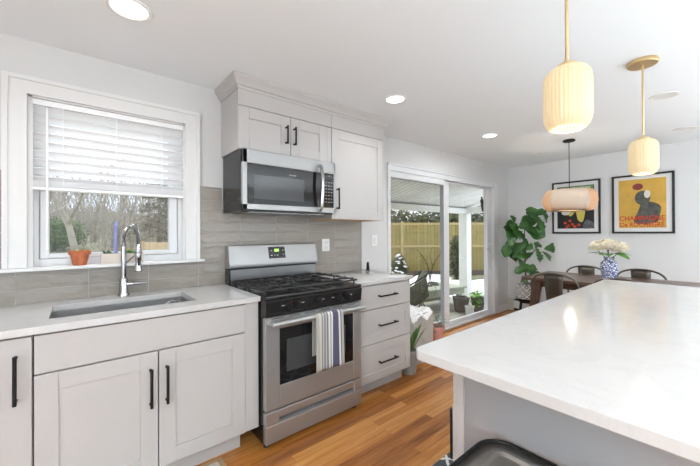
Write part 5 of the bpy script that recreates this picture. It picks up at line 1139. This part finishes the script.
trees([(76, 13.5, 9.5, .15, 7, 6, 'bark2', 'thick-trunked bare tree right behind the terracotta pot'), (58, 19, 9, .08, 8, 6, 'bark2', 'slender bare tree at the left edge of the kitchen window'), (95, 21, 10, .09, 9, 6, 'bark2', 'slender bare tree right of the thick trunk in the kitchen window'),
       (112, 19, 9, .10, 20, 6, 'bark2', 'spreading bare tree behind the lilac candle'), (132, 20, 9.5, .09, 12, 6, 'bark2', 'spreading bare tree behind the faucet neck'), (150, 24, 10, .10, 13, 6, 'bark', 'bare tree behind the brown conifer'),
       (170, 22, 9, .08, 15, 6, 'bark2', 'bare tree at the right edge of the kitchen window'), (40, 25, 11, .10, 17, 6, 'bark', 'bare tree far back at the left frame of the kitchen window'), (85, 30, 12, .12, 18, 6, 'bark2', 'distant bare tree between the pot and the candle'), (120, 31, 12, .12, 19, 6, 'bark2', 'distant bare tree between the candle and the faucet'),
       (66, 33, 12, .12, 40, 6, 'bark', 'distant bare tree above the pot, left of the thick trunk'), (104, 36, 12, .12, 41, 6, 'bark', 'distant bare tree right above the trough'), (142, 34, 12, .12, 42, 6, 'bark2', 'distant bare tree left of the brown conifer'),
       (408, 21, 6.2, .12, 22, 5, 'bark2', 'bare tree beyond the fence in the left door pane'), (428, 23, 6.4, .12, 23, 5, 'bark2', 'bare tree beyond the fence near the door mullion'), (392, 24, 6.5, .12, 24, 5, 'bark2', 'bare tree beyond the fence at the left door edge'), (476, 22, 6.2, .12, 25, 5, 'bark2', 'bare tree beyond the fence in the right door pane')])
# brown conifer in the kitchen window
p = at(159, 245, 17); rnd = random.Random(77); z0 = gh(p.x, p.y)
t = thing('conifer_tree', (p.x, p.y, z0), 'brownish conifer with drooping boughs beyond the pale fence panel', 'tree')
b = B(); b.tube([(p.x, p.y, z0), (p.x, p.y, z0 + 3.6)], [.12, .02], 6); b.obj('trunk', 'bark', t)
b = B(); br = B()
for k in range(90):
    h = .5 + 3.0 * (k / 90) ** .9; L0 = (3.6 - h) * .62 + .2; a = rnd.uniform(0, 2 * PI); dd = Vector((math.cos(a), math.sin(a), 0)); pts = [Vector((p.x, p.y, z0 + h)) + dd * L0 * s - Vector((0, 0, .35 * L0 * s * s - .12 * s)) for s in (0, .35, .7, 1)]
    br.tube(pts, [.03, .02, .014, .006], 4)
    for i in range(24):
        s = rnd.uniform(.15, 1); c = pts[0] + (pts[3] - pts[0]) * s + Vector((rnd.uniform(-.12, .12), rnd.uniform(-.12, .12), rnd.uniform(-.05, .1))); o1 = (dd + Vector((rnd.uniform(-.8, .8), rnd.uniform(-.8, .8), rnd.uniform(-.6, .2)))).normalized(); o2 = o1.orthogonal().normalized(); s_ = rnd.uniform(.08, .16)
        b.face([c, c + o1 * s_ + o2 * .025, c + o1 * s_ * 1.7, c + o1 * s_ - o2 * .025])
br.obj('boughs', 'bark', t); b.obj('needles', 'conifer', t, smooth=False, recalc=False)
# tangle of saplings and brush filling the wood
rnd = random.Random(99); b = B()
for i in range(6400):
    tt = rnd.uniform(17, 40); u = rnd.uniform(-110, 290); q = at(u, 235, tt); z = gh(q.x, q.y); hh = rnd.uniform(.8, 4.2) * rnd.uniform(.5, 1); q = Vector((q.x, q.y, z + (rnd.uniform(0, 3.0) if i % 2 else 0))); d_ = Vector((rnd.uniform(-.6, .6), rnd.uniform(-.6, .6), 1)) if i % 2 else Vector((rnd.uniform(-.15, .15), rnd.uniform(-.15, .15), 1))
    m_ = q + d_ * hh * .5 + Vector((rnd.uniform(-.2, .2), rnd.uniform(-.2, .2), 0)); b.tube([q, m_, q + d_ * hh * (.6 if i % 2 else 1)], [.022, .016, .006], 3, cap=False)
tag(b.obj('brushwood', 'bark2', smooth=False), 'grey-brown tangle of saplings and brush filling the wood behind the kitchen window', 'brushwood', kind='stuff')
# undergrowth at the edge of the wood and a far shed
for i, (u, tt, w_, h_, lab) in enumerate(((55, 17, 1.3, .9, 'green shrub by the left edge of the kitchen window view'),)):
    p = at(u, 240, tt); bush((p.x, p.y, gh(p.x, p.y)), w_, w_, h_, 1500, .12, mat('green_undergrowth', (.12, .17, .06), .9, var=.4), lab, 60 + i)
p = at(57, 243, 26); t = thing('garden_shed', (p.x, p.y, gh(p.x, p.y)), 'pale low shed far behind the terracotta pot', 'shed')
g0 = gh(p.x, p.y) - .2
B().box(p.x - 1.2, p.x + 1.0, p.y - .8, p.y + .8, g0, .45).obj('walls', 'shed', t, smooth=False)
b = B(); b.prism([(p.x - 1.35, .45), (p.x + 1.15, .45), (p.x - .1, .95)], 'xz', p.y - .9, p.y + .9); b.obj('roof', mat('snowy_shed_roof', (.55, .57, .60), .8, var=.2), t, smooth=False)
